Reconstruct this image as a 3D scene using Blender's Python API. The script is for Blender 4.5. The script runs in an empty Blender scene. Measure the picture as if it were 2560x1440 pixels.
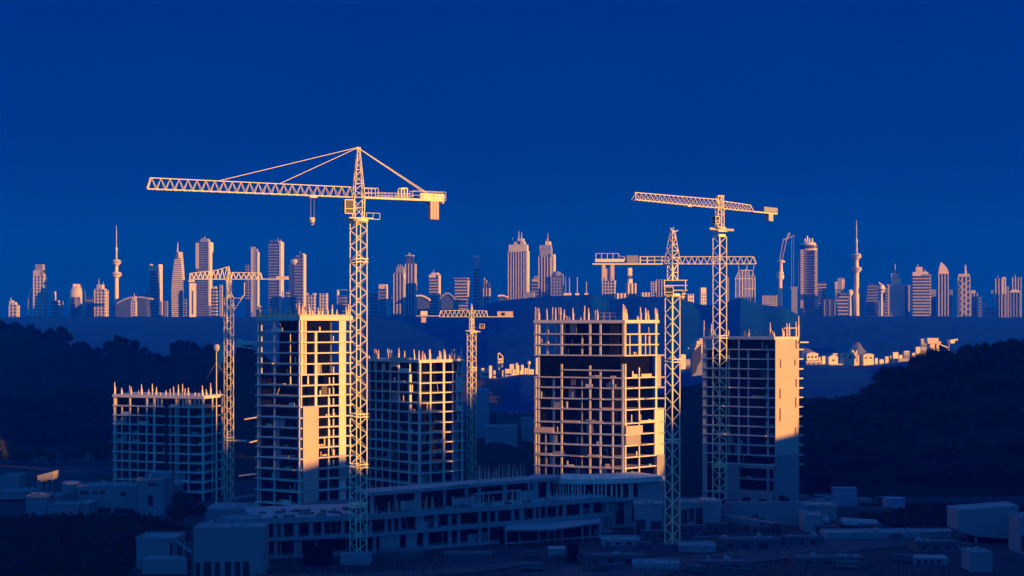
import bpy, math, random
from mathutils import Vector, noise
scene = bpy.context.scene
col = scene.collection
# ---------------------------------------------------------------- camera
F = 2560 * 50 / 36.0          # focal length in photograph pixels
H = 59.0                      # eye height above the valley floor
CX, CY = 1280.0, 800.0        # optical centre column, horizon row
cam_d = bpy.data.cameras.new("camera")
cam = bpy.data.objects.new("camera", cam_d); col.objects.link(cam)
cam.location = (0, 0, H); cam.rotation_euler = (math.radians(90), 0, 0)
cam_d.lens = 50; cam_d.sensor_width = 36; cam_d.shift_y = 0.03125
cam_d.clip_start = 1; cam_d.clip_end = 9000
scene.camera = cam
# ---------------------------------------------------------------- light
EXPO = 1.3
SUN_EL = math.radians(4.6)
TO_SUN = Vector((0.866 * math.cos(SUN_EL), -0.5 * math.cos(SUN_EL), math.sin(SUN_EL)))
sun_d = bpy.data.lights.new("sun", 'SUN')
sun_d.energy = 4.1; sun_d.angle = math.radians(0.5); sun_d.color = (1.0, 0.44, 0.115)
sun = bpy.data.objects.new("sun", sun_d); col.objects.link(sun)
sun.rotation_euler = (-TO_SUN).to_track_quat('-Z', 'Y').to_euler()
sun.location = (300, -200, 200)
world = bpy.data.worlds.new("World"); scene.world = world; world.use_nodes = True
nt = world.node_tree; nt.nodes.clear()
out = nt.nodes.new('ShaderNodeOutputWorld'); bg = nt.nodes.new('ShaderNodeBackground')
tc = nt.nodes.new('ShaderNodeTexCoord'); sep = nt.nodes.new('ShaderNodeSeparateXYZ')
mr = nt.nodes.new('ShaderNodeMapRange'); mr.interpolation_type = 'SMOOTHSTEP'
mr.inputs['From Min'].default_value = 0.90; mr.inputs['From Max'].default_value = 0.2
mix = nt.nodes.new('ShaderNodeMix'); mix.data_type = 'RGBA'
SKY_AHEAD = (0.0000, 0.0098, 0.0850, 1)     # the deep blue eastern sky
SKY_WEST = (0.0045, 0.0640, 0.2900, 1)      # the brighter dusk sky overhead and towards the sunset
mix.inputs[6].default_value = SKY_AHEAD; mix.inputs[7].default_value = SKY_WEST
ns = nt.nodes.new('ShaderNodeTexNoise'); ns.inputs['Scale'].default_value = 7; ns.inputs['Detail'].default_value = 3
nr = nt.nodes.new('ShaderNodeMapRange'); nr.inputs['To Min'].default_value = 0.9; nr.inputs['To Max'].default_value = 1.1
nt.links.new(tc.outputs['Generated'], sep.inputs[0]); nt.links.new(sep.outputs['Y'], mr.inputs[0])
nt.links.new(mr.outputs[0], mix.inputs[0]); nt.links.new(mix.outputs[2], bg.inputs[0])
nt.links.new(tc.outputs['Generated'], ns.inputs['Vector']); nt.links.new(ns.outputs['Fac'], nr.inputs[0])
nt.links.new(nr.outputs[0], bg.inputs[1]); nt.links.new(bg.outputs[0], out.inputs[0])
scene.view_settings.view_transform = 'Standard'; scene.view_settings.look = 'None'
scene.view_settings.exposure = EXPO; scene.view_settings.gamma = 1
scene.cycles.max_bounces = 4; scene.cycles.volume_bounces = 0; scene.cycles.diffuse_bounces = 3
scene.cycles.use_denoising = True
# ---------------------------------------------------------------- helpers
def PX(px, D): return (px - CX) * D / F
def PZ(py, D): return H - (py - CY) * D / F
def W(px, py, D): return Vector((PX(px, D), D, PZ(py, D)))
def interp(pts, x):
    if x <= pts[0][0]: return pts[0][1]
    for (a, ya), (b, yb) in zip(pts, pts[1:]):
        if x <= b: return ya + (yb - ya) * (x - a) / max(1e-6, b - a)
    return pts[-1][1]
def material(name, c, rough=0.85, var=0.18, scale=0.5, bump=0.0, metal=0.0, streak=False, spec=0.3):
    m = bpy.data.materials.new(name); m.use_nodes = True; t = m.node_tree; b = t.nodes['Principled BSDF']
    b.inputs['Roughness'].default_value = rough; b.inputs['Metallic'].default_value = metal
    b.inputs['Specular IOR Level'].default_value = spec
    g = t.nodes.new('ShaderNodeNewGeometry'); mp = t.nodes.new('ShaderNodeMapping')
    n = t.nodes.new('ShaderNodeTexNoise'); n.inputs['Scale'].default_value = scale; n.inputs['Detail'].default_value = 5
    if streak: mp.inputs['Scale'].default_value = (1, 1, 0.18)
    mx = t.nodes.new('ShaderNodeMix'); mx.data_type = 'RGBA'
    mx.inputs[6].default_value = (*[max(0, v * (1 - var)) for v in c], 1)
    mx.inputs[7].default_value = (*[min(1, v * (1 + var)) for v in c], 1)
    t.links.new(g.outputs['Position'], mp.inputs['Vector']); t.links.new(mp.outputs[0], n.inputs['Vector'])
    t.links.new(n.outputs['Fac'], mx.inputs[0]); t.links.new(mx.outputs[2], b.inputs['Base Color'])
    if bump > 0:
        bp = t.nodes.new('ShaderNodeBump'); bp.inputs['Strength'].default_value = bump
        t.links.new(n.outputs['Fac'], bp.inputs['Height']); t.links.new(bp.outputs[0], b.inputs['Normal'])
    return m
M = dict(
    conc=material('pale_concrete', (0.56, 0.57, 0.48), 0.9, 0.22, 0.35, 0.1, streak=True),
    core=material('shade_black', (0.004, 0.005, 0.008), 1.0, 0.3, 0.6, spec=0.0),  # near-black: shade of deep interiors put into the colour; also dark huts
    panel=material('smooth_wall_panel', (0.44, 0.39, 0.34), 0.8, 0.08, 0.2),
    podium=material('podium_concrete', (0.26, 0.26, 0.27), 0.9, 0.2, 0.3, 0.1, streak=True),
    crane=material('yellow_crane_paint', (0.70, 0.70, 0.45), 0.55, 0.1, 1.0),
    block=material('counterweight_concrete', (0.52, 0.44, 0.40), 0.9, 0.15, 1.0),
    cable=material('steel_cable', (0.35, 0.33, 0.3), 0.6, 0.1, 1.0),
    rebar=material('rebar_steel', (0.62, 0.50, 0.38), 0.8, 0.15, 2.0),
    glass=material('dark_glass', (0.03, 0.045, 0.07), 0.5, 0.2, 0.1, spec=0.3),
    bglass=material('blue_glass', (0.03, 0.055, 0.11), 0.5, 0.25, 0.03, spec=0.4),
    stone=material('pale_tower_cladding', (0.46, 0.47, 0.39), 0.8, 0.12, 0.03),
    cream=material('cream_cladding', (0.64, 0.56, 0.40), 0.8, 0.1, 0.03),
    slate=material('grey_blue_cladding', (0.22, 0.26, 0.34), 0.7, 0.15, 0.03),
    yard=material('dark_site_material', (0.09, 0.09, 0.10), 0.9, 0.3, 0.6, 0.1),
    render_=material('painted_render', (0.23, 0.23, 0.24), 0.9, 0.12, 0.25, streak=True),
    roof=material('dull_roof', (0.30, 0.29, 0.30), 0.9, 0.2, 0.5),
    window=material('dark_window', (0.015, 0.018, 0.025), 0.5, 0.2, 0.5),
    earth=material('dark_earth', (0.024, 0.027, 0.032), 1.0, 0.6, 0.06, 0.3),
    asphalt=material('dusty_track', (0.05, 0.054, 0.06), 0.95, 0.3, 0.15, 0.1),
    leaf=material('dark_foliage', (0.020, 0.028, 0.014), 0.9, 0.4, 0.6, spec=0.05),
    hill=material('wooded_slope', (0.016, 0.022, 0.012), 1.0, 0.4, 0.08, spec=0.02),
    farhill=material('far_wooded_haze_blue', (0.002, 0.052, 0.145), 1.0, 0.3, 0.01, spec=0.02),  # distance haze painted into the slope as blue, close to the sky
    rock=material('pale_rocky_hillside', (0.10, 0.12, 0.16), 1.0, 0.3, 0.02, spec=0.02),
    bark=material('bark', (0.05, 0.035, 0.025), 1.0, 0.3, 1.0),
    dark=material('dark_machine_paint', (0.03, 0.03, 0.035), 0.6, 0.2, 1.0),
    wood=material('formwork_board', (0.62, 0.45, 0.28), 0.9, 0.2, 1.0),
)
class MB:
    def __init__(s): s.v = []; s.f = []
    def add(s, vs, fs):
        o = len(s.v); s.v += [tuple(v) for v in vs]; s.f += [tuple(i + o for i in f) for f in fs]; return s
    def hexa(s, vs): return s.add(vs, [(3, 2, 1, 0), (4, 5, 6, 7), (0, 1, 5, 4), (1, 2, 6, 5), (2, 3, 7, 6), (3, 0, 4, 7)])
    def box(s, cx, cy, z0, z1, sx, sy, yaw=0.0, tx=1.0, ty=1.0):
        c, n = math.cos(yaw), math.sin(yaw); r = []
        for z, kx, ky in ((z0, 1, 1), (z1, tx, ty)):
            for a, b in ((-1, -1), (1, -1), (1, 1), (-1, 1)):
                x, y = a * sx * kx / 2, b * sy * ky / 2
                r.append((cx + x * c - y * n, cy + x * n + y * c, z))
        return s.hexa(r)
    def beam(s, p, q, w, h=None):
        p, q = Vector(p), Vector(q); h = h or w; d = q - p
        if d.length < 1e-5: return s
        d.normalize(); a = d.cross(Vector((0, 0, 1)))
        if a.length < 0.05: a = Vector((0.8, 0.6, 0))
        a.normalize(); b = d.cross(a); a = a * w / 2; b = b * h / 2
        return s.hexa([p - a - b, p + a - b, p + a + b, p - a + b, q - a - b, q + a - b, q + a + b, q - a + b])
    def tube(s, p, q, r, r2=None, n=7):
        p, q = Vector(p), Vector(q); r2 = r if r2 is None else r2; d = (q - p).normalized()
        a = d.cross(Vector((0, 0, 1)))
        if a.length < 0.05: a = Vector((1, 0, 0))
        a.normalize(); b = d.cross(a); vs = []
        for c, rr in ((p, r), (q, r2)):
            for k in range(n):
                t = 2 * math.pi * k / n; vs.append(c + a * rr * math.cos(t) + b * rr * math.sin(t))
        return s.add(vs, [(k, (k + 1) % n, n + (k + 1) % n, n + k) for k in range(n)] + [tuple(range(n))[::-1], tuple(range(n, 2 * n))])
    def prism(s, poly, z0, z1):
        n = len(poly)
        return s.add([(x, y, z0) for x, y in poly] + [(x, y, z1) for x, y in poly],
                     [tuple(range(n))[::-1], tuple(range(n, 2 * n))] + [(k, (k + 1) % n, n + (k + 1) % n, n + k) for k in range(n)])
    def lathe(s, x, y, prof, n=20, sx=1.0, sy=1.0):
        vs = []; m = len(prof)
        for r, z in prof:
            for k in range(n):
                t = 2 * math.pi * k / n; vs.append((x + r * sx * math.cos(t), y + r * sy * math.sin(t), z))
        fs = [(j * n + k, j * n + (k + 1) % n, (j + 1) * n + (k + 1) % n, (j + 1) * n + k) for j in range(m - 1) for k in range(n)]
        return s.add(vs, fs + [tuple(range(n))[::-1], tuple(range((m - 1) * n, m * n))])
    def poly_extrude(s, pts, d):      # pts: 3-D outline, extruded along vector d
        n = len(pts); d = Vector(d)
        return s.add([Vector(p) for p in pts] + [Vector(p) + d for p in pts],
                     [tuple(range(n)), tuple(range(n, 2 * n))[::-1]] + [(k, n + k, n + (k + 1) % n, (k + 1) % n) for k in range(n)])
    def build(s, name, mat, parent=None, local=False, smooth=False):
        me = bpy.data.meshes.new(name)
        off = Vector((0, 0, 0)); q = parent
        while q is not None and not local: off += q.location; q = q.parent
        me.from_pydata([Vector(v) - off for v in s.v], [], s.f); me.update()
        if smooth: me.shade_smooth()
        me.materials.append(mat if not isinstance(mat, str) else M[mat])
        o = bpy.data.objects.new(name, me); col.objects.link(o)
        if parent is not None: o.parent = parent
        return o
def tag(o, label=None, cat=None, group=None, kind=None):
    if label: o['label'] = label
    if cat: o['category'] = cat
    if group: o['group'] = group
    if kind: o['kind'] = kind
    return o
def thing(name, label, cat, loc=(0, 0, 0), yaw=0.0, group=None):
    o = bpy.data.objects.new(name, None); col.objects.link(o); o.empty_display_size = 1
    o.location = loc; o.rotation_euler = (0, 0, yaw); return tag(o, label, cat, group)
# ---------------------------------------------------------------- ground and hills
g = MB(); nx, ny = 90, 130
ys_ = [-500 + 4400 * (k / ny) ** 1.6 for k in range(ny + 1)]
for yy in ys_:
    for i in range(nx + 1):
        xx = -1500 + 3000 * i / nx
        z = noise.noise(Vector((xx * 0.03, yy * 0.03, 1))) * 0.5 if 250 < yy < 700 else 0
        g.v.append((xx, yy, z - 0.15))
for j in range(ny):
    for i in range(nx):
        a = j * (nx + 1) + i; g.f.append((a, a + 1, a + nx + 2, a + nx + 1))
ground = tag(g.build('ground', 'earth'), kind='structure')
def hill(name, prof, D, fr, bk, zf, zb, mat, bump=1.5, bs=0.08, step=7, p0=-420, p1=2980, rows=26, brows=8, droop=0.0):
    def zfun(px, Dr):
        zc = PZ(interp(prof, px), D) - droop
        if Dr <= D:
            t = max(0, (Dr - (D - fr)) / fr); s = t * t * (3 - 2 * t) * 0.5 + t * 0.5; return zf + (zc - zf) * s
        t = min(1, (Dr - D) / bk); return zc + (zb - zc) * (t * t * (3 - 2 * t))
    m = MB(); n = int((p1 - p0) / step) + 1
    Ds = [D - fr + fr * k / rows for k in range(rows + 1)] + [D + bk * k / brows for k in range(1, brows + 1)]
    for Dr in Ds:
        for i in range(n):
            px = p0 + i * step; x = PX(px, Dr)
            b = (noise.noise(Vector((x * bs, Dr * bs, 3.7))) + 0.6 * noise.noise(Vector((x * bs * 2.7, Dr * bs * 2.7, 9)))) * bump
            m.v.append((x, Dr, zfun(px, Dr) + (b if Dr > D - fr + 1 else -0.5)))
    for j in range(len(Ds) - 1):
        for i in range(n - 1):
            a = j * n + i; m.f.append((a, a + 1, a + n + 1, a + n))
    o = m.build(name, mat, smooth=True); tag(o, kind='structure'); return zfun
P_FAR = [(0, 792), (900, 792), (1180, 790), (1215, 760), (1260, 752), (1340, 742), (1480, 736), (1520, 750), (1600, 742), (1680, 742), (1745, 760), (1790, 764), (1850, 744), (1905, 762), (1960, 768), (2000, 790), (2560, 792)]
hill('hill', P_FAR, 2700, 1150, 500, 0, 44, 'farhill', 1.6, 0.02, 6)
P_MID = [(-400, 985), (1100, 985), (1185, 952), (1240, 948), (1300, 934), (1400, 936), (1600, 940), (1680, 935), (1760, 915), (2000, 906), (2200, 912), (2240, 905), (2290, 900), (2400, 898), (2900, 900)]
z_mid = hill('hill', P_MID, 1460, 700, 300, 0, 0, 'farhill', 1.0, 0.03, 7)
P_MIDDARK = [(-400, 1150), (272, 1150), (300, 1000), (520, 1000), (560, 880), (600, 868), (640, 870), (760, 930), (900, 1000), (1150, 1040), (1215, 1030), (1330, 1050), (1500, 1040), (1700, 960), (1760, 950), (1900, 980), (2060, 985), (2120, 1010), (2900, 1000)]  # rise hidden behind the squat block added to shade ground further left
z_md = hill('hill', P_MIDDARK, 720, 200, 120, 0, 0, 'hill', 2.0, 0.09, 8, droop=2)
hill('hill', [(2055, 900), (2070, 880), (2095, 868), (2110, 868), (2128, 857), (2145, 855), (2152, 860), (2160, 874), (2178, 886), (2192, 898)], 1900, 120, 120, 0, 0, 'rock', 1.0, 0.05, 4, p0=2055, p1=2192, rows=8)
hill('hill', [(1975, 880), (2004, 868), (2020, 871), (2040, 882), (2056, 896)], 1850, 120, 120, 0, 0, 'rock', 1.0, 0.05, 4, p0=1976, p1=2056, rows=8)
P_LFAR = [(-300, 790), (0, 800), (23, 799), (47, 809), (79, 813), (108, 831), (146, 811), (166, 824), (178, 848), (204, 850), (239, 873), (268, 865), (280, 835), (318, 841), (350, 862), (376, 879), (420, 891), (431, 856), (461, 850), (490, 859), (533, 865), (640, 885), (800, 985), (1100, 1080)]
z_lf = hill('hill', P_LFAR, 900, 240, 120, 0, 0, 'hill', 2.0, 0.08, 7, p1=1150, droop=4)
P_LNEAR = [(-300, 980), (0, 986), (44, 987), (64, 1007), (79, 1000), (115, 999), (143, 981), (160, 958), (184, 970), (213, 970), (230, 990), (262, 990), (300, 1005), (420, 1020), (520, 1010), (560, 950), (600, 905), (640, 900), (680, 960), (760, 1060), (900, 1180)]
z_ln = hill('hill', P_LNEAR, 690, 38, 50, 0, 0, 'hill', 1.2, 0.12, 8, p1=900, droop=5)
P_RNEAR = [(1650, 1150), (1900, 1060), (2007, 1028), (2030, 1002), (2077, 1001), (2120, 987), (2152, 993), (2176, 946), (2187, 929), (2214, 917), (2281, 918), (2289, 897), (2310, 879), (2330, 873), (2374, 897), (2383, 870), (2409, 865), (2438, 850), (2473, 862), (2517, 838), (2540, 847), (2560, 850), (2700, 790), (2980, 700)]
z_rn = hill('hill', P_RNEAR, 560, 85, 60, 0, 0, 'hill', 1.2, 0.12, 8, p0=1650, droop=5)
# unseen ridge added to the right of the view, crest shaped to shade the towers
RC = [(-300, 5), (60, 5), (140, 0), (172, -10), (205, -7), (216, -7), (222, 0), (230, 13), (242, 10), (250, 4), (258, 3), (261, -22), (277, -28), (284, -20), (290, 4), (296, 7), (304, 10), (317, 10), (320, -17), (334, -16), (341, 32), (420, 42), (470, 50), (540, 66), (640, 66), (720, 40), (800, 0)]
m = MB(); js = list(range(-300, 801, 4)); XS = [260, 272, 282, 292, 300, 315, 335, 360, 400, 450]; HT = [0, .35, .65, .9, 1, .94, .8, .6, .25, 0]
for y in js:
    zc = H + interp(RC, y)
    for x, h in zip(XS, HT): m.v.append((x + (max(0, y - 560) * 0.25), y - 0.577 * (x - 300), max(-0.5, zc * h - 0.5)))
for j in range(len(js) - 1):
    for i in range(len(XS) - 1):
        a = j * len(XS) + i; m.f.append((a, a + 1, a + len(XS) + 1, a + len(XS)))
tag(m.build('hill', 'hill', smooth=True), kind='structure')
# ---------------------------------------------------------------- concrete frame towers
rnd = random.Random(7)
class Face:
    def __init__(s, P, Q):
        s.P, s.Q = Vector(P), Vector(Q); s.d = (s.Q - s.P).normalized(); s.n = Vector((s.d.y, -s.d.x))
        if s.n.y > 0: s.n = -s.n
        s.yaw = math.atan2(s.d.y, s.d.x); s.L = (s.Q - s.P).length
    def t(s, px):
        k = (px - CX) / F; d = s.Q - s.P
        return (k * s.P.y - s.P.x) / (d.x - k * d.y)
    def at(s, px, off=0.0):
        return s.P + (s.Q - s.P) * s.t(px) - s.n * off
    def D(s, px): return s.at(px).y
    def panel(s, mb, px0, px1, z0, z1, off, th):
        a, b = s.at(px0, off), s.at(px1, off); c = (a + b) / 2
        mb.box(c.x, c.y, z0, z1, (b - a).length, th, s.yaw); return mb
def P2(px, D): return Vector((PX(px, D), D))
def shrink(poly, k):
    c = sum(poly, Vector((0, 0))) / len(poly); return [c + (p - c) * k for p in poly]
def grow(poly, m):
    c = sum(poly, Vector((0, 0))) / len(poly); return [p + (p - c).normalized() * m for p in poly]
def add_rebars(root, face, lst, z, w=0.17, off=0.5):
    for px, hgt in lst:
        p = face.at(px, off); k = p.y / F; mb = MB(); hh = hgt * k
        mb.box(p.x, p.y, z - 0.05, z + hh * 0.55, w * 1.6, w * 1.6, rnd.random()); mb.box(p.x + rnd.uniform(-.05, .05), p.y, z + hh * 0.55, z + hh, w, w, 0.3, 0.6, 0.6)
        mb.build('rebar', 'rebar', root)
def tower(name, label, A, B, C, ys, left, right, rear=True, slab_t=0.35, over=0.3, core_k=0.5, lit_top=1.3, skip=(), extra_cols=(), zbase=-0.3, rear_from=0):
    a, b, c = P2(*A), P2(*B), P2(*C); d = a + c - b; DB = B[1]
    root = thing(name, label, 'building', (b.x, b.y, 0)); poly = [a, b, c, d]
    fl, fr_ = Face(a, b), Face(b, c); zs = [PZ(y, DB) for y in ys]
    for i, z in enumerate(zs):
        if i in skip: continue
        t = lit_top if i == 0 else slab_t
        mb = MB(); pp = grow(poly, over + rnd.uniform(-.08, .1)); mb.prism(pp, z - t, z)
        s_ = mb.build('roof_slab' if i == 0 else 'floor_slab', 'conc', root)
    ztop = zs[0] - lit_top
    for face, lst in ((fl, left), (fr_, right)):
        for e in lst:
            px, w = e[0], e[1]; yz = lambda q: zs[q] if q < 100 else PZ(q, DB); z0 = yz(e[3]) - 0.2 if len(e) > 3 and e[3] is not None else zbase; z1 = yz(e[2]) if len(e) > 2 and e[2] is not None else ztop + 0.1
            p = face.at(px, 0.45 if len(e) < 5 else e[4]); ww = w * p.y / F * .86; mb = MB()
            mb.box(p.x, p.y, z0, z1, ww, max(0.4, ww * 0.7), face.yaw); mb.build('column', 'conc', root)
    for q0, q1, n in ((c, d, 4), (d, a, 4)):
        for k in range(1, n + 1):
            p = q0 + (q1 - q0) * (k / n - 0.06); p = p + ((a + c) / 2 - p).normalized() * 0.6
            MB().box(p.x, p.y, zbase, ztop + .1, 0.6, 0.6, fl.yaw).build('column', 'conc', root)
    cp = shrink(poly, core_k); MB().prism(cp, zbase, ztop + 0.2).build('shade_core_block', 'core', root)  # near-black core and rear walls stand in for interior shade
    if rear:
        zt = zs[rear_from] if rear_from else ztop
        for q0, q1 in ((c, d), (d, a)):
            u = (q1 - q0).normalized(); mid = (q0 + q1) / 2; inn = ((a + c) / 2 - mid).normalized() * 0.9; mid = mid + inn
            MB().box(mid.x, mid.y, zbase, zt, (q1 - q0).length - 2.0, 0.25, math.atan2(u.y, u.x)).build('shade_rear_block', 'core', root)
    return root, fl, fr_, zs, poly
def clutter(root, face, zs, px0, px1, n, seed):
    r = random.Random(seed)
    for _ in range(n):
        i = r.randrange(1, len(zs)); px = r.uniform(px0, px1); off = r.uniform(0.8, 3.0); p = face.at(px, off); z = zs[i]
        k = r.random(); mb = MB()
        if k < .45: mb.box(p.x, p.y, z, z + r.uniform(1.2, 2.6), r.uniform(.15, .4), .2, face.yaw).build('prop', 'wood', root)
        elif k < .75: mb.box(p.x, p.y, z, z + r.uniform(.3, .9), r.uniform(.8, 2.2), .5, face.yaw + r.uniform(-.3, .3)).build('board_stack', 'wood', root)
        else: mb.beam((p.x, p.y, z), (p.x + r.uniform(-1.2, 1.2), p.y + .2, z + 2.5), .12).build('brace', 'rebar', root)
def irregular(root, face, zs, px0, px1, n, seed, i0=1):
    r = random.Random(seed)
    for _ in range(n):
        i = r.randrange(i0, len(zs) - 1); px = r.uniform(px0, px1); k = r.random(); w = r.uniform(7, 20)
        if k < .35: face.panel(MB(), px, min(px + w, px1), zs[i + 1], zs[i] - .36, r.uniform(.7, 1.6), .2).build('infill_wall', r.choice(('podium', 'core', 'yard')), root)
        elif k < .6: face.panel(MB(), px, min(px + w * 1.5, px1), zs[i], zs[i] + r.uniform(.4, 1.1), r.uniform(.05, .4), .12).build('edge_board', r.choice(('wood', 'conc', 'podium')), root)
        elif k < .85:
            p = face.at(px, r.uniform(.8, 2.2)); MB().box(p.x, p.y, zs[i], zs[i] + r.uniform(1.0, 2.5), r.uniform(.25, .5), .25, face.yaw).build('column_stub', 'conc', root)
        else:
            p = face.at(px, -.2); MB().box(p.x, p.y - .3, zs[i] - .2, zs[i], r.uniform(1.5, 3.5), 1.4, face.yaw).build('loading_platform', 'wood', root)
def railing(root, pts, z, hgt=1.1, name='railing', post=1.6, w=0.09, mat='rebar'):
    mb = MB()
    for p, q in zip(pts, pts[1:]):
        for h in (hgt, hgt * .5): mb.beam((p.x, p.y, z + h), (q.x, q.y, z + h), w)
        n = max(1, int((q - p).length / post))
        for k in range(n + 1): r_ = p + (q - p) * k / n; mb.box(r_.x, r_.y, z, z + hgt, w, w)
    return mb.build(name, mat, root)
# --- T1
ys = [790, 828, 855, 882, 909, 936, 963, 990, 1017, 1044, 1070, 1096, 1121, 1147, 1175, 1202, 1230, 1262, 1296]
R1, L1, K1, Z1, POLY1 = tower('unfinished_tower', 'narrow concrete frame tower with a sunlit orange panel, left of the tallest crane mast', (640, 412), (750, 404), (880, 416), ys,
    [(643, 5), (684, 5), (676, 4, 1, 5, 1.6), (712, 2.5, 1, 6, 2.5), (745, 4.5)],
    [(755, 3.5), (791, 8, 1, 8), (823, 3.5, 7), (877, 4)], core_k=0.52, rear_from=5)
for i in range(1, 6):      # paired stair walls behind the slab edge
    for p0, p1 in ((758, 764.5), (767, 772)): K1.panel(MB(), p0, p1, Z1[i], Z1[i - 1] - (1.3 if i == 1 else .5), 1.3, .3).build('stair_wall', 'conc', R1)
K1.panel(MB(), 851, 868, 0, Z1[0] - 1.35, 0.75, 0.3).build('shear_wall', 'conc', R1)
for i in range(8, 16): K1.panel(MB(), 755.5, 794, Z1[i + 1] + .05, Z1[i] - .06, -0.42, 0.25).build('wall_panel', 'panel', R1)
K1.panel(MB(), 755.5, 794, Z1[17], Z1[16] - .06, -0.42, 0.25).build('wall_panel', 'panel', R1)
K1.panel(MB(), 750, 880, -.3, Z1[17] + .4, -.45, .3) .build('plinth_wall', 'podium', R1)
L1.panel(MB(), 641, 749, Z1[0] - 0.1, Z1[0] + 0.55, .2, .3).build('parapet', 'wood', R1)
K1.panel(MB(), 751, 879, Z1[0] - 0.1, Z1[0] + 0.4, .2, .3).build('parapet', 'wood', R1)
L1.panel(MB(), 641, 650, Z1[0], Z1[0] + 2.0, .1, .3).build('formwork', 'wood', R1)
add_rebars(R1, L1, [(642, 30), (648, 22), (675, 20), (686, 18), (717, 22), (723, 20), (737, 26)], Z1[0] + .5, .42)
add_rebars(R1, K1, [(751, 32), (759, 26), (767, 12), (776, 24), (784, 12), (798, 18), (808, 14), (821, 22), (833, 26), (845, 14), (868, 20), (874, 28)], Z1[0] + .3, .3)
railing(R1, [L1.at(652, .5), L1.at(684, .5)], Z1[0] + .5)
for i in range(5, 15):
    for px_, o_ in ((830, 1.4), (842, 1.8)):
        if i % 4 == 1 and px_ == 830: continue
        p = K1.at(px_, o_); MB().box(p.x, p.y, Z1[i], Z1[i] + 1.9, .38, .3, K1.yaw).build('column_stub', 'conc', R1)
clutter(R1, L1, Z1, 655, 742, 12, 1); clutter(R1, K1, Z1[4:14], 800, 848, 12, 2)
for i in (9, 10, 11, 12, 13, 14): L1.panel(MB(), 686, 694, Z1[i + 1], Z1[i] - .5, .9, .3).build('infill_wall', 'podium', R1)
for yy, p0, p1 in ((1043, 612, 640), (1184, 598, 640), (1101, 624, 638)):      # loading platforms pushed out of the frame
    p = L1.at(641); z = PZ(yy, p.y); q = Vector((PX(p0, p.y), p.y - 1)); MB().beam((p.x, p.y, z), (q.x, q.y, z - .5), 1.6, .3).build('loading_platform', 'wood', R1)
K1.panel(MB(), 849, 880, Z1[15] + .4, Z1[14] - .8, -.35, .12).build('debris_sheet', 'podium', R1)
irregular(R1, L1, Z1, 650, 735, 16, 51); irregular(R1, K1, Z1[:9], 755, 845, 9, 52)
# --- T2
ys = [990, 1018, 1042, 1065, 1089, 1112, 1136, 1159, 1182, 1206, 1231, 1256]
R2, L2, K2, Z2, _ = tower('unfinished_tower', 'squat wide concrete frame block in blue shade, furthest left, only its top slab sunlit', (283, 478), (508, 466), (560, 480), ys,
    [(284, 4), (303, 2.5, 1), (323, 4), (343, 2.2, 1), (365, 4), (384, 6), (412, 3), (424, 2, 1), (438, 3.5), (444, 2, 1), (470, 4.5), (506, 6)],
    [(534, 4), (545, 3.5), (558, 4)], core_k=.6, lit_top=1.0, over=.25)
K2.panel(MB(), 536, 543, 0, Z2[0] - 1.1, -.1, .4).build('slot_shade', 'core', R2)  # solid near-black strips painted for the shade of open slots
L2.panel(MB(), 413, 420, 0, Z2[0] - 1.1, 0.0, .4).build('slot_shade', 'core', R2)
for px, w in ((366, 4), (391, 4), (399, 4), (436, 2), (442, 4), (453, 4), (460, 3), (471, 4), (483, 4), (493, 4), (503, 5)):
    p = L2.at(px, 1.1); MB().box(p.x, p.y, Z2[1], Z2[0] - .9, w * .13, .4, L2.yaw).build('column', 'conc', R2)
add_rebars(R2, L2, [(285, 30), (302, 16), (322, 22), (326, 18), (345, 13), (352, 26), (370, 14), (379, 28), (389, 20), (399, 6), (413, 12), (423, 16), (432, 22), (444, 27), (454, 29), (461, 18), (469, 20), (486, 9), (496, 9), (504, 26)], Z2[0], .32)
add_rebars(R2, K2, [(510, 16), (519, 16), (530, 30), (545, 12), (553, 10)], Z2[0], .3)
clutter(R2, L2, Z2, 290, 500, 14, 3)
for i in (3, 5): L2.panel(MB(), 286, 306, Z2[i], Z2[i] + 1.2, .9, .3).build('infill_wall', 'podium', R2); L2.panel(MB(), 303, 312, Z2[i], Z2[i] + 2.4, .95, .3).build('infill_wall', 'podium', R2)
L2.panel(MB(), 438, 460, Z2[9], Z2[8] - .5, .9, .3).build('infill_wall', 'podium', R2)
irregular(R2, L2, Z2, 288, 495, 26, 53)
# --- T3
ys = [900, 931, 957, 982, 1007, 1031, 1058, 1083, 1108, 1133, 1158, 1184, 1212, 1250]
R3, L3, K3, Z3, _ = tower('unfinished_tower', 'curving concrete grid tower in the middle, right of the largest crane, top right bays sunlit', (916, 456), (1047, 437), (1160, 448), ys,
    [(937, 3.5), (953, 2.5, 1), (973, 4), (994, 4), (1016, 9, 1, None, 1.4), (1022, 2.5), (1046, 8)],
    [(1078, 5), (1111, 7), (1134, 3), (1157, 6)], core_k=.55, lit_top=.9)
K3.panel(MB(), 1139, 1156, Z3[3], Z3[2] + 1.4, -.1, .3).build('lift_wall', 'conc', R3)
K3.panel(MB(), 1139, 1156, Z3[5], Z3[5] + 1.6, -.1, .3).build('lift_wall', 'conc', R3)
K3.panel(MB(), 1140, 1143, Z3[5], Z3[1] - .3, -.05, .3).build('lift_wall', 'conc', R3)
K3.panel(MB(), 1136, 1150, 0, Z3[6] - .5, .9, .3).build('shear_wall', 'podium', R3)
for i in range(1, 7): K3.panel(MB(), 1147, 1151, Z3[i], Z3[i - 1] - .9, .8, .3).build('stair_wall', 'conc', R3)
L3.panel(MB(), 950, 958, Z3[1], Z3[1] + 2.4, .8, .3).build('formwork', 'wood', R3); L3.panel(MB(), 972, 990, Z3[0] - 2.4, Z3[0] - .9, .6, .3).build('formwork', 'wood', R3)
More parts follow.
